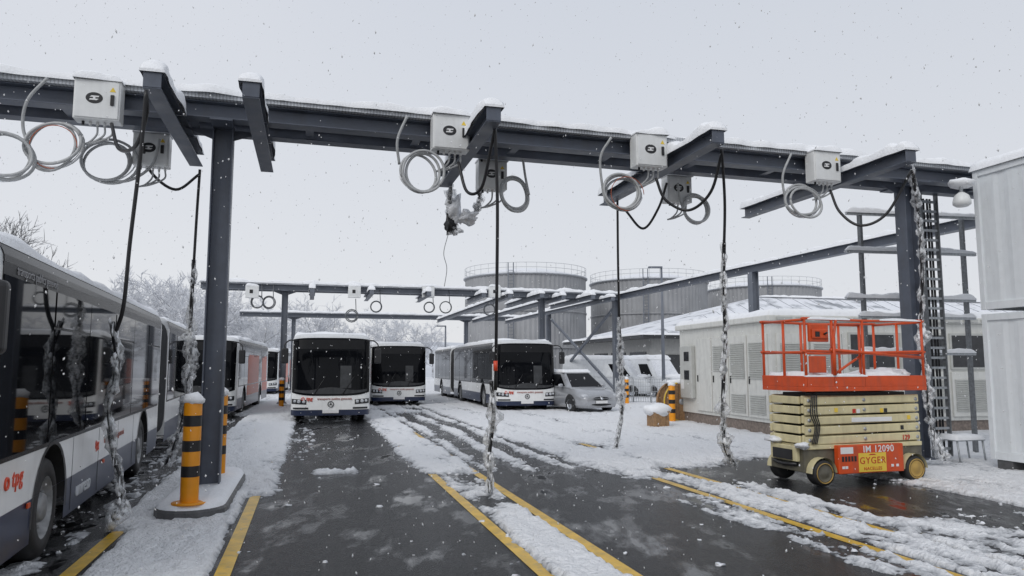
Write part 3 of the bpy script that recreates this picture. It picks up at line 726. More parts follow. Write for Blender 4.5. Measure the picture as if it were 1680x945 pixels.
    for k in range(3):
        a = pi/2+k*2*pi/3; b.add([(.082*cos(a), p0.y-.02, .60+.082*sin(a)), (.02*cos(a+pi/3), p0.y-.02, .60+.02*sin(a+pi/3)), (0, p0.y-.028, .60), (.02*cos(a-pi/3), p0.y-.02, .60+.02*sin(a-pi/3))], [(0, 1, 2), (0, 2, 3)])
    b.build('emblem', BLACK, root)
    b = MB(); b.box(-.26, .26, -.024, -.014, .315, .425); b.build('number_plate', STICW, root)
    b = MB(); b.tube([(-.88+.045*cos(a), fpt(-.69, .8).y-.008, .775+.045*sin(a)) for a in [2*pi*k/16 for k in range(17)]], .012, 5); b.build('logo', RED, root)
    text('lettering', 'tpg', .16, RED, root, (-.68, -.006, .735), (pi/2, 0, 0), .012, .1, .002)
    text('lettering', 'transports publics genevois', .10, REDG, root, (.12, -.006, .745), (pi/2, 0, 0), .012)
    for s, rot in ((1, pi/2), (-1, -pi/2)):
        X_ = s*(W+.003)
        if s < 0 and not near: continue
        if not side:
            b = MB(); b.tube([(X_+.002*s, 1.33+.045*cos(a), .90+.045*sin(a)) for a in [2*pi*k/20 for k in range(21)]], .012, 5); b.build('logo', RED, root)
            text('lettering', 'tpg', .205, RED, root, (X_, 1.62, .85), (pi/2, 0, rot), .004, .05, .003, 1.14)
            text('lettering', 'tpg', .17, RED, root, (X_, 4.80, .83), (pi/2, 0, rot), .004, .12, .002)
            text('lettering', 'transports publics genevois', .13, REDG, root, (X_, 5.95, .845), (pi/2, 0, rot), .004)
            text('lettering', 'unireso', .24, BLUEG, root, (s*(W+.001), 4.15, .40), (pi/2, 0, rot), .006, .1)
        text('lettering', 'transports publics genevois', .115, GREYL, root, (s*(W+.008), 1.85, 2.59), (pi/2, 0, rot), .003)
    # wheels
    for w in wheels:
        for s in (-1, 1):
            xo = s*(W-.03); b = MB(); q = -s
            b.lathe([(.29, q*.03), (.30, 0), (.40, 0), (.455, q*.02), (.48, q*.06), (.48, q*.24), (.44, q*.28), (.30, q*.28)], (xo, w, .48), 'x', 32, cap=False)
            wl = b.build('wheel', RUBBER, root)
            b = MB(); b.lathe([(.305, q*.005), (.28, q*.02), (.27, q*.08), (.20, q*.10), (.15, q*.085), (.135, q*.03), (.115, q*.01), (.0, q*.0)], (xo, w, .48), 'x', 28, cap=False)
            for k in range(10):
                a = 2*pi*k/10; b.tube([(xo+q*.10, w+.205*cos(a), .48+.205*sin(a)), (xo+q*.06, w+.205*cos(a), .48+.205*sin(a))], .018, 6)
            rm = b.build('rim', RIM, wl)
            b = MB()
            for k in range(8):
                a = 2*pi*(k+.5)/8; b.tube([(xo+q*.10, w+.242*cos(a), .48+.242*sin(a)), (xo+q*.078, w+.242*cos(a), .48+.242*sin(a))], .024, 8)
            for o in (wl,):
                pass
            rows = []
            for xx in (s*(W-.004), s*(W-.5)):
                rows.append([V((xx, w+.60*cos(a), .48+.60*sin(a))) for a in [pi*k/16 for k in range(17)]])
            b = MB(); b.loft(rows); b.add([tuple(rows[1][k]) for k in range(17)], [tuple(range(17))]); b.build('wheel_arch', RUBBER, root)
            b = MB(); rr = [[V((s*(W+.006), w+r_*cos(a), .48+r_*sin(a))) for a in [pi*k/16-.15*(1-2*k/16) for k in range(17)]] for r_ in (.60, .635)]
            b.loft(rr); b.build('arch_trim', BLACK, root)
    b = MB(); b.box(-.72, .72, .75, (L2 if art else L1)-.2, .30, .62); b.build('underbody', RUBBER, root)
    if near:
        for yy in (1.95, 5.2):
            b = MB(); b.box(W+.002, W+.02, yy-.04, yy+.04, .60, .645); b.build('marker_lamp', LIFTO, root, bevel=.005)
        for yy in (3.55, 4.9, 6.2, 7.5):
            b = MB(); b.box(W-.001, W+.0015, yy, yy+.012, .30, 1.07); b.build('panel_gap', RUBBER, root)
    return root
yb = R(18.5); wp = gnd(75, 915); rx = wp.x-(1.275*cos(yb)-2.7*sin(yb)); ry = wp.y-(1.275*sin(yb)+2.7*cos(yb))
bus('white and navy articulated bus close by on the left, seen along its side', rx, ry, yb, True, near=True)
def busat(px, Y, label, yaw, art, side=None): return bus(label, (px-CX)/F*(Y*CP-.1), Y, yaw, art, side=side)
busat(543, 24.4, 'bus facing the camera in the cleared wet lane, nearest of the front row', R(14.4), False)
busat(655, 34.3, 'bus facing the camera with dark windscreen, smallest and middle of the row', R(14.8), False)
busat(865, 30.4, 'long articulated bus with its side showing, parked next to the grey car', R(14.0), True)
busat(322, 26.2, 'bus with orange side panels half hidden behind the nearest column', R(13.0), False, BUSORANGE)
busat(420, 47, 'distant orange sided bus beyond the one behind the column', R(12.0), False, BUSORANGE)
# ================================================================== CARS
def car(name, label, cat, X, Y, yaw, paint, st, gh, L, group=None, van=False, covered=False):
    root = thing(name, label, cat, (X, Y, 0), yaw, group)
    rows = []
    for (y, hw, zb, zt) in st:
        h = [(hw*.88, zb), (hw, zb+.16), (hw*1.0, zb+(zt-zb)*.6), (hw*.95, zt-.06), (hw*.8, zt), (hw*.4, zt+.02)]
        rows.append([V((-x, y, z)) for x, z in h]+[V((x, y, z)) for x, z in h[::-1]])
    b = MB(); b.loft(rows, True, True, 0, True, True); b.build('body', paint, root)
    y0b, y1b, y0t, y1t, zb, zr, hb, ht = gh
    def ring(f):
        g = f; y0 = y0b+(y0t-y0b)*g; y1 = y1b+(y1t-y1b)*g; hw = hb+(ht-hb)*g; z = zb+(zr-zb)*g; c_ = .12
        return [V((-hw, y0+c_*1.6, z)), V((-hw+c_*1.2, y0, z)), V((hw-c_*1.2, y0, z)), V((hw, y0+c_*1.6, z)), V((hw, y1-c_, z)), V((hw-c_, y1, z)), V((-hw+c_, y1, z)), V((-hw, y1-c_, z))]
    rr = [ring(0), ring(.5), ring(1)]; top = [V((p.x*.9, p.y*.94+.06*(y0t+y1t)/2, zr+.045)) for p in ring(1)]
    b = MB(); b.loft(rr+[top], True, True, 0, False, True); b.build('cabin', paint, root)
    def pane(nm, i, j, a0, a1, f0=.1, f1=.9, o=.008):
        q0, q1 = ring(f0), ring(f1)
        n = (q0[j]-q0[i]).cross(q1[i]-q0[i]).normalized()
        c_ = [q0[i].lerp(q0[j], a0), q0[i].lerp(q0[j], a1), q1[i].lerp(q1[j], a1), q1[i].lerp(q1[j], a0)]
        b = MB(); b.add([p+n*o for p in c_]+[p-n*o for p in c_], [(0, 1, 2, 3), (7, 6, 5, 4), (0, 4, 5, 1), (1, 5, 6, 2), (2, 6, 7, 3), (3, 7, 4, 0)]); b.build(nm, SNOW2 if (covered and nm == 'windscreen') else GLASS, root)
    pane('windscreen', 1, 2, .0, 1.0, .05, .95)
    for i, j in ((3, 4), (7, 0)):
        if van: pane('side_window', i, j, .02 if i == 3 else .76, .24 if i == 3 else .98, .05, .75)
        else:
            cuts = [(.03, .33), (.36, .68), (.71, .96)] if i == 3 else [(.67, .97), (.32, .64), (.04, .29)]
            for a, c_ in cuts: pane('side_window', i, j, a, c_)
    pane('rear_window', 5, 6, .05, .95, .15, .9)
    hw = st[2][1]; zf = st[1][3]; zb_ = st[1][2]
    for s in (-1, 1):
        b = MB(); b.blob((s*hw*.76, .14, zf-.08), .19, .13, .08, 1, .1); b.build('headlight', HEADL, root)
        b = MB(); b.blob((s*(hb+.14), gh[0]+.45, zb+.08), .12, .06, .085, 2, .1); b.build('wing_mirror', paint, root)
        for yw in (L*.205, L*.80):
            b = MB(); r_ = .33; q = -s; xo = s*(st[3][1]+.012)
            b.lathe([(r_*.62, 0), (r_*.9, 0), (r_, q*.04), (r_, q*.2), (r_*.6, q*.22)], (xo, yw, r_), 'x', 24, cap=False); wl = b.build('wheel', RUBBER, root)
            b = MB(); b.lathe([(r_*.63, q*.004), (r_*.55, q*.03), (r_*.2, q*.02), (0, q*.0)], (xo, yw, r_), 'x', 10, cap=False, smooth=False); b.build('rim', CHROME, wl)
            b = MB(); rw = [[V((s*(st[3][1]+.004), yw+q_*cos(a), r_+q_*sin(a))) for a in [pi*k/14 for k in range(15)]] for q_ in (0, .40)]
            b.loft(rw); b.build('wheel_arch', BLACK, root)
    b = MB(); b.blob((0, .03, (zf+zb_)/2+.08), hw*.5, .07, .09, 3, .05); g = b.build('grille', BLACK, root)
    b = MB(); b.box(-hw*.5, hw*.5, -.055, -.035, (zf+zb_)/2+.075, (zf+zb_)/2+.095); b.lathe([(.055, -.06), (.055, -.04)], (0, 0, (zf+zb_)/2+.085), 'y', 14); b.build('emblem', CHROME, g)
    b = MB(); b.blob((0, .05, zb_+.12), hw*.72, .08, .065, 4, .05); b.build('lower_intake', BLACK, root)
    b = MB(); b.box(-.26, .26, -.05, -.03, (zf+zb_)/2-.10, (zf+zb_)/2+.01); b.build('number_plate', STICW, root)
    b = MB(); z = zr+.02; hh = .28 if covered else .13; snow_sheet(b, (-ht*1.0, y0t+.0, z), (ht*1.0, y0t+.0, z), (ht*1.0, y1t, z), (-ht*1.0, y1t, z), hh, 6, 8, X, .05); b.build('snow_cap', SNOW, root)
    if covered:
        b = MB(); b.blob((0, .62, 1.2), .9, .55, .2, 3, .3, 14, 8); b.build('snow_cap', SNOW, root)
    return root
ST = [(0, .60, .30, .66), (.07, .74, .22, .75), (.35, .85, .2, .86), (.85, .9, .19, .95), (1.2, .9, .19, 1.0), (2.2, .9, .19, 1.02), (3.4, .9, .2, 1.04), (4.3, .87, .24, 1.04), (4.5, .78, .34, .98)]
GHc = (1.05, 4.42, 1.95, 4.15, .97, 1.56, .86, .66)
car('parked_car', 'silver grey estate car parked beside the articulated bus', 'car', (985-CX)/F*29.2, 29.2, R(24), CARG, ST, GHc, 4.5)
car('parked_car', 'dark car with snowy roof just behind the silver grey car', 'car', (935-CX)/F*37.5, 37.5, R(35), CARD, ST, GHc, 4.5)
STV = [(0, .75, .35, .85), (.07, .88, .25, 1.0), (.4, .96, .22, 1.12), (.9, .98, .22, 1.22), (1.2, .98, .22, 1.3), (2.2, .98, .22, 1.32), (4.5, .98, .22, 1.32), (5.6, .98, .25, 1.32), (5.7, .95, .35, 1.3)]
GHv = (.95, 5.68, 1.75, 5.6, 1.2, 2.2, .96, .86)
car('parked_van', 'white van heaped with snow behind the wire fence', 'van', (1078-CX)/F*43, 43.5, R(62), VANW, STV, GHv, 5.7, van=True, covered=True)
car('parked_van', 'white van under thick snow parked left of the kiosk', 'van', (1114-CX)/F*42, 42, R(28), VANW, STV, GHv, 5.7, van=True, covered=True)
# ================================================================== BOLLARDS
def bollard(p, label, group='yellow and black bollards'):
    root = thing('bollard', label, 'bollard', tuple(p), 0, group); r = .105
    b = MB(); b.lathe([(r, 0), (r, 1.2), (r*.9, 1.225), (0, 1.24)], (0, 0, 0), 'z', 24, cap=False); b.build('post', YEL, root)
    for z in (.32, .62, .92):
        b = MB(); b.lathe([(r+.002, z), (r+.002, z+.13)], (0, 0, 0), 'z', 24, cap=False); b.build('band', BLACK, root)
    b = MB(); b.lathe([(.2, 0), (.2, .02), (.12, .022)], (0, 0, 0), 'z', 20); b.build('base_plate', YEL, root)
    b = MB(); b.blob((0, 0, 1.24), .122, .122, .085, p[0], .3, 12, 8); b.build('snow_cap', SNOW, root)
bollard(gnd(310, 826, .2), 'yellow and black bollard at the front of the kerb island')
bollard(gnd(357, 780, .2), 'yellow and black bollard behind the nearest column')
p = at(462, 640, 33.2); bollard((p.x, p.y, 0), 'small distant bollard at the foot of the far gantry column')
p = at(1102, 640, 24.4); bollard((p.x, p.y, 0), 'bollard in front of the wooden cable drum')
p = at(1028, 640, 36); bollard((p.x, p.y, 0), 'distant bollard right of the silver grey car')
# ================================================================== SCISSOR LIFT
ly = R(18); lp = gnd(1347, 797); o0 = V((.28, .12, 0))
lx = lp.x-(o0.x*cos(ly)-o0.y*sin(ly)); lyy = lp.y-(o0.x*sin(ly)+o0.y*cos(ly))
LF = thing('scissor_lift', 'beige scissor lift with orange platform rails, parked on wet asphalt at the right', 'scissor lift', (lx, lyy, 0), ly)
b = MB(); b.box(.02, 2.36, .16, .97, .20, .55); ch = b.build('chassis', LIFTD, LF, bevel=.012)
for xa, xb in ((-.05, .019), (2.361, 2.43)):
    b = MB(); b.box(xa, xb, .25, .88, .36, .60); b.build('end_frame', LIFTB, LF, bevel=.012)
b = MB(); b.box(.05, 2.33, .12, 1.01, .552, .62); b.build('chassis_deck', LIFTB, LF, bevel=.01)
b = MB(); b.box(.56, 1.84, .03, .129, .17, .61); sp = b.build('side_panel', LIFTO, LF, bevel=.012)
b = MB(); b.box(.94, 1.48, .024, .0295, .19, .48); b.build('sticker', STICY, sp)
b = MB(); b.box(.60, .84, .024, .0295, .48, .58); b.build('sticker', STICW, sp)
text('lettering', 'IM 12090', .15, STICW, sp, (1.34, .027, .49), (pi/2, 0, 0), .002, 0, .001, 1.08)
text('lettering', 'GYGER', .15, TXTR, sp, (1.21, .022, .315), (pi/2, 0, 0), .002, 0, .0, 1.12)
text('lettering', 'NACELLES', .072, TXTR, sp, (1.21, .022, .215), (pi/2, 0, 0), .002, 0, .0, 1.1)
b = MB(); b.add([(1.13, .0235, .445), (1.29, .0235, .445), (1.25, .0235, .465), (1.17, .0235, .465)], [(0, 1, 2, 3)]); b.build('sticker_mark', TXTR, sp)
for x in (.62, .68, 1.58, 1.68):
    b = MB(); b.box(x, x+.05, .026, .0296, .25, .29); b.build('warning_label', STICW, sp)
for k in range(5):
    b = MB(); b.box(.62+k*.06, .66+k*.06, .0255, .0297, .36, .44); b.build('vent_slot', BLACK, sp)
WR = .2
for x in (.28, 2.08):
    for y0, s in ((.02, -1), (1.11, 1)):
        b = MB(); q = -s
        b.lathe([(.13, 0), (WR-.015, 0), (WR, q*.03), (WR, q*.17), (WR-.015, q*.2), (.1, q*.2)], (x, y0, WR), 'y', 26); wl = b.build('wheel', RUBBER, LF)
        b = MB(); b.lathe([(.13, q*-.004), (.115, q*.0), (.07, q*-.003), (.06, q*-.012), (0, q*-.014)], (x, y0, WR), 'y', 22, cap=False); b.build('rim', HUBY if x > 1 else LIFTD, wl)
        b = MB(); b.tube([(x+.15*cos(2*pi*k/20), y0+s*.004, WR+.15*sin(2*pi*k/20)) for k in range(21)], .010, 5); b.build('rim_ring', HUBY, wl)
        b = MB(); rw = [[V((x+.235*cos(a), yy, WR+.235*sin(a))) for a in [pi*k/10 for k in range(11)]] for yy in (y0+q*.0, y0+q*.22)]
        b.loft(rw); b.build('mudguard', LIFTB, LF)
b = MB(); b.tube([(.0, .3, .32), (-.05, .56, .30), (.0, .85, .32)], .03, 8); b.build('steering_link', BLACK, LF)
b = MB(); b.box(-.07, -.051, .34, .8, .38, .54); b.build('end_cover', BLACK, LF)
NL = 5; z0 = .695; dz = .153
for i in range(NL):
    za = z0+i*dz
    for (yo, yi) in ((.15, .215), (.99, .925)):
        for yy, xa, xb, k in ((yo, .05, 2.31, 1), (yi, .05, 2.31, -1)):
            b = MB(); e = .012*k
            b.obox((xa, yy, za-e), (xb, yy, za+e), .055, .126); b.build('scissor_arm', LIFTB, LF, bevel=.016)
    b = MB(); b.obox((.045, .25, za), (.045, .89, za), .05, .12); b.build('cross_tube', LIFTB, LF, bevel=.012)
    for x in (.11, 1.18, 2.24):
        b = MB(); b.tube([(x, .112, za), (x, 1.02, za)], .028, 10); b.build('pivot_pin', GALV, LF)
b = MB(); b.box(.2, 2.2, .3, .84, .63, 1.42); b.build('hydraulic_block', BLACK, LF)
b = MB(); b.box(.92, 1.72, .108, .1215, .96, 1.03); b.build('label_plate', STICW, LF)
for x, z, mt in ((.95, 1.10, TXTR), (1.03, 1.10, STICW), (1.5, 1.10, STICY), (1.58, 1.10, BLACK), (.6, 1.12, STICY), (1.9, .82, BLACK), (2.05, .98, STICY)):
    b = MB(); b.box(x, x+.06, .115, .1217, z, z+.065); b.build('warning_label', mt, LF)
text('lettering', '129', .11, TXTR, LF, (2.0, .118, .655), (pi/2, 0, 0), .002, 0, .002)
for k in range(4):
    b = MB(); pts = crom([(.16+.03*k, .10, 1.42), (.1+.04*k, .07, 1.1), (.18+.03*k, .08, .9), (.12+.03*k, .09, .64)]); b.tube(pts, .010, 6); b.build('hydraulic_hose', BLACK, LF)
PX0, PX1 = .0, 2.40
b = MB(); b.box(PX0, PX1, .03, 1.10, 1.45, 1.52); b.box(PX0, PX1, .03, .06, 1.52, 1.69); b.box(PX0, PX1, 1.07, 1.10, 1.52, 1.69); b.box(PX0, PX0+.03, .061, 1.069, 1.52, 1.69); b.box(PX1-.03, PX1, .061, 1.069, 1.52, 1.69)
pf = b.build('platform', LIFTO, LF, bevel=.006)
b = MB(); snow_sheet(b, (PX0+.04, .07, 1.522), (PX1-.04, .07, 1.522), (PX1-.04, 1.06, 1.522), (PX0+.04, 1.06, 1.522), .22, 18, 8, 4.2, .03)
b.build('snow_cap', SNOW, pf)
for x, r_ in ((.55, .14), (1.9, .2), (1.5, .14), (2.2, .15)):
    b = MB(); b.blob((x, .4, 1.70), r_*1.3, r_*1.4, r_*.6, x, .6); b.build('snow_heap', SNOW, pf)
def rail(pts, r=.021, nm='rail'):
    b = MB(); b.tube(pts, r, 8); return b.build(nm, LIFTO, LF)
xl, xr = PX0+.03, PX1-.03
for x, y in ((xl, .05), (.55, .05), (1.15, .05), (xr, .05), (xl, 1.08), (.8, 1.08), (1.6, 1.08), (xr, 1.08), (xl, .56), (xr, .56)):
    rail([(x, y, 1.53), (x, y, 2.57)], .022, 'rail_post')
for z in (2.57, 2.06):
    for y in (.05, 1.08): rail(crom([(xl, y, z), (xl+.05, y, z+.02), (1.2, y, z), (xr-.05, y, z+.02), (xr, y, z)]))
    for x in (xl, xr): rail([(x, .05, z), (x, 1.08, z)])
rail([(.52, .03, 2.06), (.62, .03, 2.57)]); rail([(.55, .02, 2.30), (.55, .02, 1.7)], .03); rail([(.50, .04, 2.1), (xr, .04, 1.98)], .026)
rail([(.60, .12, 1.53), (.60, .12, 2.50)], .022, 'rail_post'); rail([(.60, .12, 2.50), (1.15, .12, 2.50)]); rail([(1.15, .12, 1.53), (1.15, .12, 2.50)], .022, 'rail_post'); rail([(.62, .1, 1.72), (1.13, .1, 2.0)])
b = MB(); b.box(.06, .42, -.03, .03, 2.22, 2.5); b.box(.09, .39, -.06, -.031, 2.27, 2.42); cb = b.build('control_box', LIFTO, LF, bevel=.02)
b = MB(); b.box(.14, .22, -.068, -.0605, 2.30, 2.38); b.build('control_panel', BLACK, cb)
b = MB(); b.tube([(.31, -.06, 2.34), (.31, -.12, 2.36)], .016, 8); b.build('joystick', BLACK, cb)
b = MB(); b.box(.06, .38, .0, .024, 1.74, 2.0); b.build('guard_plate', LIFTO, LF, bevel=.01)
for i, (xa, xb, y, z, w_, h_) in enumerate(((.08, .9, .05, 2.585, .045, .03), (1.5, 2.35, .05, 2.59, .045, .025), (1.5, 2.35, 1.08, 2.08, .06, .06), (PX0, 1.2, .045, 1.69, .035, .03))):
    b = MB(); snow_strip(b, (xa, y, z), (xb, y, z), w_, h_, .05, i); b.build('rail_snow', SNOW, LF)
for i, (x, y, z, r_) in enumerate(((.0, .16, .62, .10), (2.33, .3, .62, .10), (.02, .8, .66, .12))):
    b = MB(); b.blob((x, y, z), r_*1.3, r_, r_*.5, i*2.2, .7); b.build('snow_heap', SNOW2, LF)
# ================================================================== KIOSK
ka = R(12); kc = gnd(1270, 717)
K = thing('transformer_kiosk', 'pale metal transformer kiosk with louvred doors behind the lift', 'kiosk', (kc.x, kc.y, 0), ka)
KL, KW, KH = 5.6, 8.2, 3.02
b = MB(); b.box(0, KW, 0, KL, .34, KH); b.build('wall', KIOSK, K, bevel=.01)
b = MB(); b.box(.05, KW-.05, .05, KL-.05, 0, .339); b.build('plinth', BRICK, K)
b = MB(); b.box(-.12, KW+.12, -.12, KL+.12, KH+.002, KH+.17); rf = b.build('roof', KIOSK, K, bevel=.03)
b = MB(); snow_sheet(b, (-.1, -.1, KH+.17), (KW+.1, -.1, KH+.17), (KW+.1, KL+.1, KH+.17), (-.1, KL+.1, KH+.17), .22, 24, 20, 6, .02); b.build('snow_cap', SNOW, rf)
def louvre(parent, face, a0, a1, z0, z1, step=.06):
    b = MB(); n = int((z1-z0)/step)
    for k in range(n):
        z = z0+.03+k*step
        if face == 'x': b.add([(-.052, a0+.03, z), (-.052, a1-.03, z), (-.085, a1-.03, z-.03), (-.085, a0+.03, z-.03), (-.052, a0+.03, z-.035), (-.052, a1-.03, z-.035)], [(0, 1, 2, 3), (3, 2, 5, 4)])
        else: b.add([(a0+.03, -.052, z), (a1-.03, -.052, z), (a1-.03, -.085, z-.03), (a0+.03, -.085, z-.03), (a0+.03, -.052, z-.035), (a1-.03, -.052, z-.035)], [(0, 1, 2, 3), (3, 2, 5, 4)])
    return b.build('louvre', KIOSKD, parent)
def door(face, a0, a1, z0=.45, z1=2.7, lv=((.55, 1.2), (1.7, 2.5)), hd=True):
    b = MB()
    if face == 'x': b.box(-.05, -.001, a0, a1, z0, z1)
    else: b.box(a0, a1, -.05, -.001, z0, z1)
    d = b.build('door', KIOSK, K, bevel=.008)
    b = MB()
    if face == 'x': b.box(-.03, -.0005, a1, a1+.02, z0, z1)
    else: b.box(a1, a1+.02, -.03, -.0005, z0, z1)
    b.build('door_gap', DARKW, d)
    for l0, l1 in lv: louvre(d, face, a0+.06, a1-.06, l0, l1)
    if hd:
        b = MB(); m = a1-.09
        if face == 'x': b.box(-.075, -.051, m-.02, m+.02, 1.35, 1.55)
        else: b.box(m-.02, m+.02, -.075, -.051, 1.35, 1.55)
        b.build('handle', BLACK, d)
for a0, lv in ((.15, ((.55, 1.15), (1.5, 2.55))), (1.2, ((.55, 1.15), (1.5, 2.55))), (2.25, ((1.7, 2.5),)), (3.3, ())): door('x', a0, a0+.98, lv=lv)
b = MB(); b.box(-.16, -.002, 4.45, 5.3, .8, 2.5); mtr = b.build('meter_cabinet', KIOSKD, K, bevel=.03)
for z in (2.0, 1.4):
    b = MB(); b.box(-.172, -.161, 4.6, 4.95, z, z+.3); b.build('meter_window', DARKW, mtr)
b = MB(); b.box(-.17, -.161, 5.0, 5.2, 1.1, 1.4); b.build('notice', STICW, mtr)
for a0 in (.15, 1.15): door('y', a0, a0+.94)
for a0 in (2.3, 3.9, 5.5):
    b = MB(); b.box(a0, a0+1.45, -.05, -.001, 1.75, 2.75); w_ = b.build('window', KIOSKD, K)
    b = MB(); b.box(a0+.06, a0+1.39, -.06, -.051, 1.81, 2.69); b.build('pane', DARKW, w_)
    door('y', a0, a0+1.45, .45, 1.68, ((.6, 1.5),), False)
b = MB(); b.box(7.15, 8.05, -.05, -.001, .45, 2.7); d = b.build('door', KIOSK, K); louvre(d, 'y', 7.2, 8.0, 1.7, 2.5)
for x0 in range(14):
    b = MB(); b.box(.1+x0*.58, .56+x0*.58, -.16, -.121, KH+.04, KH+.12); b.build('fascia_vent', KIOSKD, rf)
# ================================================================== CONTAINERS
ca = TH; cp = V((8.55, 13.45, 0))
for i, (z0_, lb) in enumerate(((.2, 'lower pale ribbed container at the right edge, standing on blocks'), (2.86, 'upper pale ribbed container with snow on its roof'))):
    root = thing('container', lb, 'container', (cp.x, cp.y, z0_), ca, 'stacked containers')
    CL, CW, CH = 6.0, 2.44, 2.58
    b = MB(); n = 60; r0, r1 = [], []
    for k in range(n+1):
        y = -.1-(CL-.2)*k/n; x = .035 if (k % 6) in (0, 1, 2, 3) else .05
        r0.append(V((x, y, .14))); r1.append(V((x, y, CH-.12)))
    b.loft([r0, r1], smooth=False); b.box(.06, CW-.02, -CL+.05, -.05, .05, CH-.03); b.build('wall_panel', CONT, root)
    for (xa, ya) in ((0, -.1), (CW-.1, -.1), (0, -CL), (CW-.1, -CL)):
        b = MB(); b.box(xa, xa+.1, ya, ya+.1, .0, CH); b.build('corner_post', CONT, root, bevel=.006)
    for z in (0, CH-.12):
        zt = z+.139 if z == 0 else z+.12
        b = MB(); b.box(.005, .095, -CL+.101, -.101, z, zt); b.build('frame_rail', CONT, root, bevel=.006)
        b = MB(); b.box(.101, CW-.101, -.095, -.005, z, z+.12); b.build('frame_rail', CONT, root, bevel=.006)
    if i:
        b = MB(); snow_sheet(b, (-.04, .04, CH), (CW, .04, CH), (CW, -CL, CH), (-.04, -CL, CH), .22, 10, 22, 2, .03); b.build('snow_cap', SNOW, root)
for k, q in enumerate(((.25, -.25), (2.1, -.25), (.25, -5.7))):
    r = Matrix.Rotation(ca, 3, 'Z') @ V((q[0], q[1], 0)); o = MB(); o.box(-.22, .22, -.15, .15, 0, .198)
    ob = o.build('support_block', CONC, bevel=.01); ob.location = cp+r; ob.rotation_euler = (0, 0, ca)
    tag(ob, ('dark concrete block under the near corner of the container', 'concrete block under the far corner of the container', 'concrete block under the front end of the container')[k], 'block', 'blocks under the containers')
# ================================================================== CABLE SUPPORT FRAME + LADDER by right column
root = thing('cable_support_frame', 'galvanised cable support frame with snowy horizontal bars beside the right column', 'frame', (c2p.x, c2p.y, 0), GA)
yf = 15.2
pl = at(1422, 600, yf); pl.z = 0; pr = at(1592, 600, yf+.5); pr.z = 0
for p, ya in ((pl, yf), (pr, yf+.5)):
    b = MB(); b.obox(p+Z*.02, p+Z*5.0, .09, .06, up=gd1); b.build('post', RUSTGAL, root, True)
for py in (350, 412, 490, 520, 580):
    a = at(1388 if py < 500 else 1410, py, yf-.08); e = at(1600, py+4, yf+.44); z = a.z; e.z = z
    b = MB(); b.obox(a, e, .06, .06); br = b.build('bar', GALV, root, True)
    b = MB(); snow_strip(b, a+Z*.03, a.lerp(e, .42)+Z*.03, .10, .11, .06, py); b.build('snow_cap', SNOW, br, True)
    b = MB(); snow_strip(b, a.lerp(e, .6)+Z*.03, e+Z*.03, .09, .09, .06, py+3); b.build('snow_cap', SNOW, br, True)
root = thing('cable_ladder', 'vertical cable ladder with many rungs right of the column', 'cable ladder', (c2p.x+.5, c2p.y+.4, 0), GA)
lc = at(1538, 600, 14.6); lc.z = 0
for s in (-.2, .2):
    b = MB(); b.obox(lc+gd1*s+Z*.1, lc+gd1*s+Z*5.3, .03, .09, up=gn1); b.build('stile', RUSTGAL, root, True)
for k in range(26):
    b = MB(); z = .25+k*.195; b.obox(lc-gd1*.184+Z*z, lc+gd1*.184+Z*z, .05, .045); b.build('rung', GALV, root, True)
for x in (-.12, -.05, .04, .11):
    b = MB(); b.tube([lc+gd1*x+gn1*.06+Z*.1, lc+gd1*x+gn1*.06+Z*5.2], .022, 6); b.build('riser_cable', CABK, root, True)
# floodlight at gantry end
p = at(1578, 330, 13.2); root = thing('floodlight', 'small white lamp hanging at the gantry end by the containers', 'lamp', tuple(p), 0)
b = MB(); b.lathe([(.05, .16), (.12, .1), (.15, 0), (.15, -.06), (.10, -.1)], (0, 0, 0), 'z', 18); b.build('lamp_body', BOXW, root)
b = MB(); b.tube([(0, 0, .16), (0, 0, .36), (.2, .3, .42)], .03, 8); b.build('lamp_arm', GALV, root)
b = MB(); b.blob((.05, .05, .34), .24, .2, .1, 2, .4); b.build('snow_cap', SNOW, root)
# little step
p = gnd(1592, 760); root = thing('metal_step', 'low metal step with snow on it beside the lower container', 'step', tuple(p), TH)
for x in (-.3, .3):
    for y in (-.02, .34): b = MB(); b.tube([(x, y-.05, 0), (x, y+.0, .42)], .018, 8); b.build('leg', GALV, root)
b = MB(); b.box(-.34, .34, -.05, .38, .421, .45); b.build('tread', GALV, root)
b = MB(); snow_sheet(b, (-.35, -.06, .45), (.35, -.06, .45), (.35, .39, .45), (-.35, .39, .45), .12, 6, 5, 1, .08); b.build('snow_cap', SNOW, root)
# ================================================================== DRUM, CRATE, FENCE, LAMP POSTS
p = at(1118, 640, 24.9); root = thing('cable_drum', 'wooden cable drum standing on edge against the kiosk', 'cable drum', (p.x, p.y, 0), TH); DR = .66
for y in (0, .5):
    b = MB(); b.lathe([(DR, y), (DR, y+.07)], (0, 0, DR), 'y', 30, smooth=False); f = b.build('flange', WOOD, root)
    b = MB(); b.lathe([(.1, y-.012), (.1, y+.082)], (0, 0, DR), 'y', 16); b.build('hub', GALV, f)
    b = MB(); b.tube([((DR-.02)*cos(2*pi*k/32), y-.004, DR+(DR-.02)*sin(2*pi*k/32)) for k in range(33)], .022, 5); b.build('rim_band', STICY if y == 0 else WOOD, f)
    for k in range(6):
        x = -.55+k*.22; hh = math.sqrt(max(.01, (DR-.05)**2-x*x)); b = MB(); b.box(x-.004, x+.004, y-.004, y+.074, DR-hh, DR+hh); b.build('plank_joint', BLACK, f)
b = MB(); b.lathe([(.40, .071), (.40, .499)], (0, 0, DR), 'y', 26); b.build('core', CABK, root)
b = MB(); b.blob((0, .28, DR*2-.02), .45, .36, .1, 3, .3); b.build('snow_cap', SNOW, root)
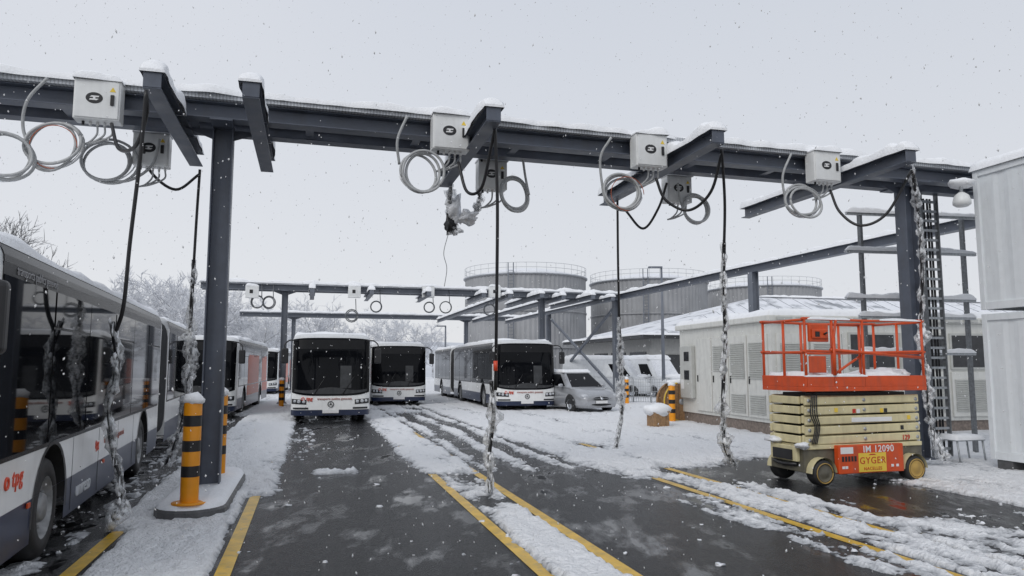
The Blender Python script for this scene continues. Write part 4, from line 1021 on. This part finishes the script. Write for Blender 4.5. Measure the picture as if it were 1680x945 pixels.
p = gnd(1080, 702); root = thing('wooden_crate', 'small brown planked wooden crate under a broad cap of snow', 'crate', tuple(p), TH)
for k in range(5):
    b = MB(); b.box(-.25+k*.1, -.155+k*.1, -.25, .25, 0, .46); b.build('plank', WOOD, root, bevel=.008)
b = MB(); b.box(-.28, .28, -.27, .27, .462, .50); b.build('lid', WOOD, root)
b = MB(); b.blob((-.02, 0, .53), .46, .38, .2, 2, .35); b.build('snow_cap', SNOW, root)
p0, p1 = at(1010, 640, 37.2), at(1098, 640, 36.0); p0.z = p1.z = 0
root = thing('wire_fence', 'low galvanised wire mesh fence in front of the snowy van', 'fence', tuple(p0), 0)
for k in range(4): q = p0.lerp(p1, k/3); b = MB(); b.tube([q, q+Z*1.25], .03, 8); b.build('post', GALV, root, True)
b = MB()
for k in range(24): q = p0.lerp(p1, k/23); b.tube([q+Z*.1, q+Z*1.2], .010, 4)
for z in (.1, .35, .6, .85, 1.05, 1.2): b.tube([p0+Z*z, p1+Z*z], .014, 4)
b.build('mesh_panel', GALV, root, True)
for px, Y, top, lb in ((1085, 42, 440, 'tall thin lamp post rising in front of the middle tank'), (731, 62, 536, 'short distant lamp post between the buses')):
    p = at(px, top, Y); root = thing('lamp_post', lb, 'lamp post', (p.x, p.y, 0), 0)
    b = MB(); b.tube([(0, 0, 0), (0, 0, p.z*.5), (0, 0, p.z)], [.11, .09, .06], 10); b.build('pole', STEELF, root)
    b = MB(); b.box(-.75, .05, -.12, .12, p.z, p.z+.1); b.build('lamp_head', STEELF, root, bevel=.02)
# ================================================================== TANKS
for i, (px, Y, r, hh) in enumerate(((862, 76, 6.15, 10.6), (1064, 83, 6.4, 10.9), (1252, 90, 6.6, 10.9))):
    p = at(px, 500, Y); root = thing('storage_tank', ('ribbed grey storage tank, leftmost of the three behind the buses', 'ribbed grey storage tank in the middle of the three', 'ribbed grey storage tank behind the snowy roof, rightmost of the three')[i], 'tank', (p.x, p.y, 0), 0, 'three storage tanks')
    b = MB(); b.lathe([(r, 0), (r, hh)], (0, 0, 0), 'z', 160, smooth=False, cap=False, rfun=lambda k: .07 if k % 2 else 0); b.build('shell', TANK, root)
    for z in (hh*.33, hh*.66, hh-.1):
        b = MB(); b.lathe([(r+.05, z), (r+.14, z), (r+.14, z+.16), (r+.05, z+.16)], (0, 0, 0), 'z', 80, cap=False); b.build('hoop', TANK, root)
    b = MB(); b.lathe([(r+.25, hh), (r+.25, hh+.12), (r*.55, hh+.85), (.3, hh+1.25)], (0, 0, 0), 'z', 60); b.build('roof', TANKR, root)
    b = MB()
    for z in (.5, .95): b.tube([(( r+.1)*cos(2*pi*k/60), (r+.1)*sin(2*pi*k/60), hh+.12+z) for k in range(61)], .02, 4)
    for k in range(40): a = 2*pi*k/40; b.tube([((r+.1)*cos(a), (r+.1)*sin(a), hh+.1), ((r+.1)*cos(a), (r+.1)*sin(a), hh+1.07)], .018, 4)
    b.build('railing', GALV, root)
    b = MB()
    for s in (-.25, .25): b.tube([(s-1.5, -r-.25, 0), (s-1.5, -r-.25, hh+1)], .05, 5)
    for k in range(34): b.tube([(-1.75, -r-.25, .3+k*.32), (-1.25, -r-.25, .3+k*.32)], .03, 4)
    b.build('ladder', STEELF, root)
# ================================================================== BACK BUILDING with hip roof
p = at(1056, 549, 49); a = R(14); B = thing('depot_building', 'long low building with a snow streaked hipped roof behind the kiosk', 'building', (p.x, p.y, 0), a)
EW, ED, EZ = 46, 17, p.z; RH = 3.6; HP = 14.0
b = MB(); b.box(.9, EW-.9, .9, ED-.9, 0, EZ-.05); b.build('wall', WALLB, B)
rz_ = EZ+RH; v_ = [(0, 0, EZ), (EW, 0, EZ), (EW, ED, EZ), (0, ED, EZ), (HP, ED/2, rz_), (EW-8, ED/2, rz_)]
b = MB(); b.add(v_, [(0, 1, 5, 4), (1, 2, 5), (2, 3, 4, 5), (3, 0, 4)]); rf = b.build('roof', ROOFT, B)
for k in range(26):      # standing seams on the front slope
    x = 2+k*1.5; t = min(1.0, x/HP) if x < HP else 1.0
    b = MB(); b.obox((x, .05, EZ+.02), (x, t*ED/2*.97, EZ+.02+RH*t*.97), .04, .04); b.build('seam', ROOFT, rf)
b = MB(); b.box(-.06, EW+.06, -.06, ED+.06, EZ-.22, EZ-.005); b.build('eaves', DARKW, B)
for k, (a_, c_, w_, h_) in enumerate((((0, .1, EZ), (EW, .1, EZ), .6, .18), ((.1, 0, EZ), (.1, ED, EZ), .6, .18), ((HP, ED/2, rz_), (EW-8, ED/2, rz_), .6, .2))):
    b = MB(); snow_strip(b, a_, c_, w_, h_, .4, k); b.build('snow_cap', SNOW, rf)
for k in range(8):
    b = MB(); b.box(2+k*3.6, 4.4+k*3.6, .84, .9-.002, 1.0, 2.6); w_ = b.build('window', DARKW, B)
for k in range(3):
    b = MB(); b.box(.84, .898, 1.6+k*3.6, 4.4+k*3.6, .1, 2.8); b.build('door', DARKW, B)
# ================================================================== TREES + HILL
b = MB(); rows = []
for Yh, hz in ((120, 0), (150, 1.0), (185, 1.0), (230, .0)):
    row = []
    for k in range(41):
        x = -170+k*8.5; hgt = (5.5+5*sstep(10, -120, x)+2.5*noise.noise(V((x*.03, 0, 1)))+1.2*noise.noise(V((x*.12, Yh, 1))))*(1-.75*sstep(-10, 40, x))
        row.append(V((x, Yh, hz*hgt)))
    rows.append(row)
b.loft(rows); tag(b.build('hill', M('hill_snow', (.62, .645, .685), .9, var=.15, scale=.12, bump=.4, bscale=1)), 'low snowy wooded rise behind the depot', 'hill', kind='structure')
def tree_mesh(seed, h, spread, depth=4, thick=1.0):
    rnd = random.Random(seed); tr = MB(); cr = MB()
    def branch(p, d, L, r, lv):
        n = 4 if lv < 2 else 3; pts = [p]; q = V(p); dd = V(d)
        for i in range(n):
            dd = (dd+V((rnd.uniform(-1, 1), rnd.uniform(-1, 1), rnd.uniform(-.3, .75)))*.16).normalized(); q = q+dd*(L/n); pts.append(V(q))
        rs = [r*(1-.65*i/n) for i in range(n+1)]
        (tr if lv <= 1 else cr).tube(pts, rs, 7 if lv == 0 else (5 if lv < 2 else 3), caps=False)
        if lv >= depth: return
        k = (9, 6, 5, 5)[min(lv, 3)]
        for j in range(k):
            t = rnd.uniform(.3 if lv == 0 else .2, 1.0); i = min(n-1, int(t*n)); f = t*n-i; s = pts[i].lerp(pts[i+1], f)
            a = rnd.uniform(0, 2*pi); perp = dd.orthogonal().normalized(); perp.rotate(Matrix.Rotation(a, 3, dd))
            nd_ = (dd*rnd.uniform(.35, .8)+perp*spread*rnd.uniform(.5, 1.0)+Z*.12).normalized()
            branch(s, nd_, L*rnd.uniform(.42, .66), max(.014*thick, r*(1-.6*t)*.55), lv+1)
    branch(V((0, 0, 0)), V((0, 0, 1)), h*.68, h*.018, 0)
    return tr, cr
def proto(seed, h, spread, twig, nm, depth=4, thick=1.0):
    t, c = tree_mesh(seed, h, spread, depth, thick)
    a = t.build(nm+'_trunk', BARK); b_ = c.build(nm+'_crown', twig); ma, mb_ = a.data, b_.data
    bpy.data.objects.remove(a); bpy.data.objects.remove(b_); return ma, mb_
PR = [proto(11+i, 12, (.9, .75, 1.0, .8)[i], TWIG, 'snowy_tree', 4, 3.2) for i in range(4)]
TREEPOS = [(165, 62, 8.2), (205, 70, 8.6), (240, 66, 8.6), (285, 60, 8.8), (325, 75, 9.6), (395, 80, 8.8), (430, 74, 8.0), (500, 92, 8.8), (545, 98, 8.4), (590, 90, 8.0), (630, 105, 8.4), (672, 100, 7.2), (710, 112, 6.8), (455, 104, 9.8), (360, 96, 10.6), (120, 72, 8.2), (265, 92, 10.6), (300, 82, 10.4), (190, 86, 9.6)]
for i, (px, Y, h) in enumerate(sorted(TREEPOS)):
    p = at(px, 600, Y); root = thing('snowy_tree', 'frosted bare tree behind the buses, '+ORD[i]+' from the left of its row', 'tree', (p.x, p.y, 0), i*1.7, 'snowy trees behind the depot')
    s = h/12
    for nm, me_ in (('trunk', PR[i % 4][0]), ('crown', PR[i % 4][1])):
        o = bpy.data.objects.new(nm, me_); col.objects.link(o); o.parent = root; o.scale = (s*1.2, s*1.2, s)
ta_, tb_ = proto(33, 8.9, .55, TWIGD, 'bare_tree', 4, 1.4)
p = at(-14, 500, 38); root = thing('bare_tree', 'dark bare tree above the roof of the nearest bus at the left edge', 'tree', (p.x, p.y, 0), 1.0)
for nm, me_ in (('trunk', ta_), ('crown', tb_)):
    o = bpy.data.objects.new(nm, me_); col.objects.link(o); o.parent = root
# ================================================================== FALLING SNOW
b = MB(); rnd = random.Random(5)
for i in range(9500):
    Y = 3.0+42*rnd.random()**1.1; x = rnd.uniform(-.85, .85)*Y*.95; z = rnd.uniform(.1, H+.62*Y)
    r_ = rnd.uniform(.0025, .0052)*(1 if Y < 6 else (1.35 if Y < 14 else 2.0)); c = V((x, Y, z)); tl = V((rnd.uniform(-.5, .5), rnd.uniform(-.5, .5), 1)).normalized()*r_*rnd.uniform(1, 2.4)
    e1 = tl.orthogonal().normalized()*r_; e2 = tl.cross(e1).normalized()*r_
    b.add([c+tl, c+e1, c+e2, c-e1, c-e2, c-tl], [(0, 1, 2), (0, 2, 3), (0, 3, 4), (0, 4, 1), (5, 2, 1), (5, 3, 2), (5, 4, 3), (5, 1, 4)], 0, True)
tag(b.build('falling_snow', flake_mat()), 'snowflakes falling through the air all over the yard', 'snow', kind='stuff')
# ================================================================== WORLD, SUN, CAMERA
w = bpy.data.worlds.new('World'); sc.world = w; w.use_nodes = True; nt = w.node_tree; L = nt.links.new
bg = nt.nodes['Background']; bg.inputs['Strength'].default_value = .1
sky = nd(nt, 'ShaderNodeTexSky'); sky.sky_type = 'NISHITA'; sky.sun_disc = False; sky.sun_elevation = R(38); sky.sun_rotation = R(-30)
tc = nd(nt, 'ShaderNodeTexCoord'); sx = nd(nt, 'ShaderNodeSeparateXYZ'); L(tc.outputs['Generated'], sx.inputs[0])
rp = nd(nt, 'ShaderNodeValToRGB'); e = rp.color_ramp.elements
e[0].position = 0.0; e[0].color = (.76, .775, .81, 1); e[1].position = .6; e[1].color = (.615, .655, .73, 1)
nz = nd(nt, 'ShaderNodeTexNoise'); nz.inputs['Scale'].default_value = 1.6; nz.inputs['Detail'].default_value = 3; L(tc.outputs['Generated'], nz.inputs['Vector'])
mm = nd(nt, 'ShaderNodeMath', operation='MULTIPLY_ADD'); mm.inputs[1].default_value = .12; L(nz.outputs['Fac'], mm.inputs[0])
ad = nd(nt, 'ShaderNodeMath', operation='SUBTRACT'); ad.inputs[1].default_value = .06; L(sx.outputs[2], ad.inputs[0]); L(ad.outputs[0], mm.inputs[2]); L(mm.outputs[0], rp.inputs[0])
sc_ = nd(nt, 'ShaderNodeVectorMath', operation='SCALE'); sc_.inputs['Scale'].default_value = 10.0; L(rp.outputs[0], sc_.inputs[0])
mx = nd(nt, 'ShaderNodeMix', data_type='RGBA'); mx.inputs[0].default_value = .95; L(sky.outputs[0], mx.inputs[6]); L(sc_.outputs[0], mx.inputs[7]); L(mx.outputs[2], bg.inputs['Color'])
sl = bpy.data.lights.new('sun', 'SUN'); sl.energy = 1.2; sl.angle = R(30); sl.color = (1, .97, .93); so = bpy.data.objects.new('sun', sl); col.objects.link(so); so.rotation_euler = (R(52), 0, R(-30))
cd = bpy.data.cameras.new('camera'); cam = bpy.data.objects.new('camera', cd); col.objects.link(cam)
cam.location = (0, 0, H); cam.rotation_euler = (pi/2+P, 0, 0); cd.sensor_width = 36; cd.lens = F/1680*36; cd.clip_end = 1500; cd.clip_start = .1
sc.camera = cam
sc.view_settings.view_transform = 'Standard'; sc.view_settings.look = 'None'; sc.view_settings.exposure = 0
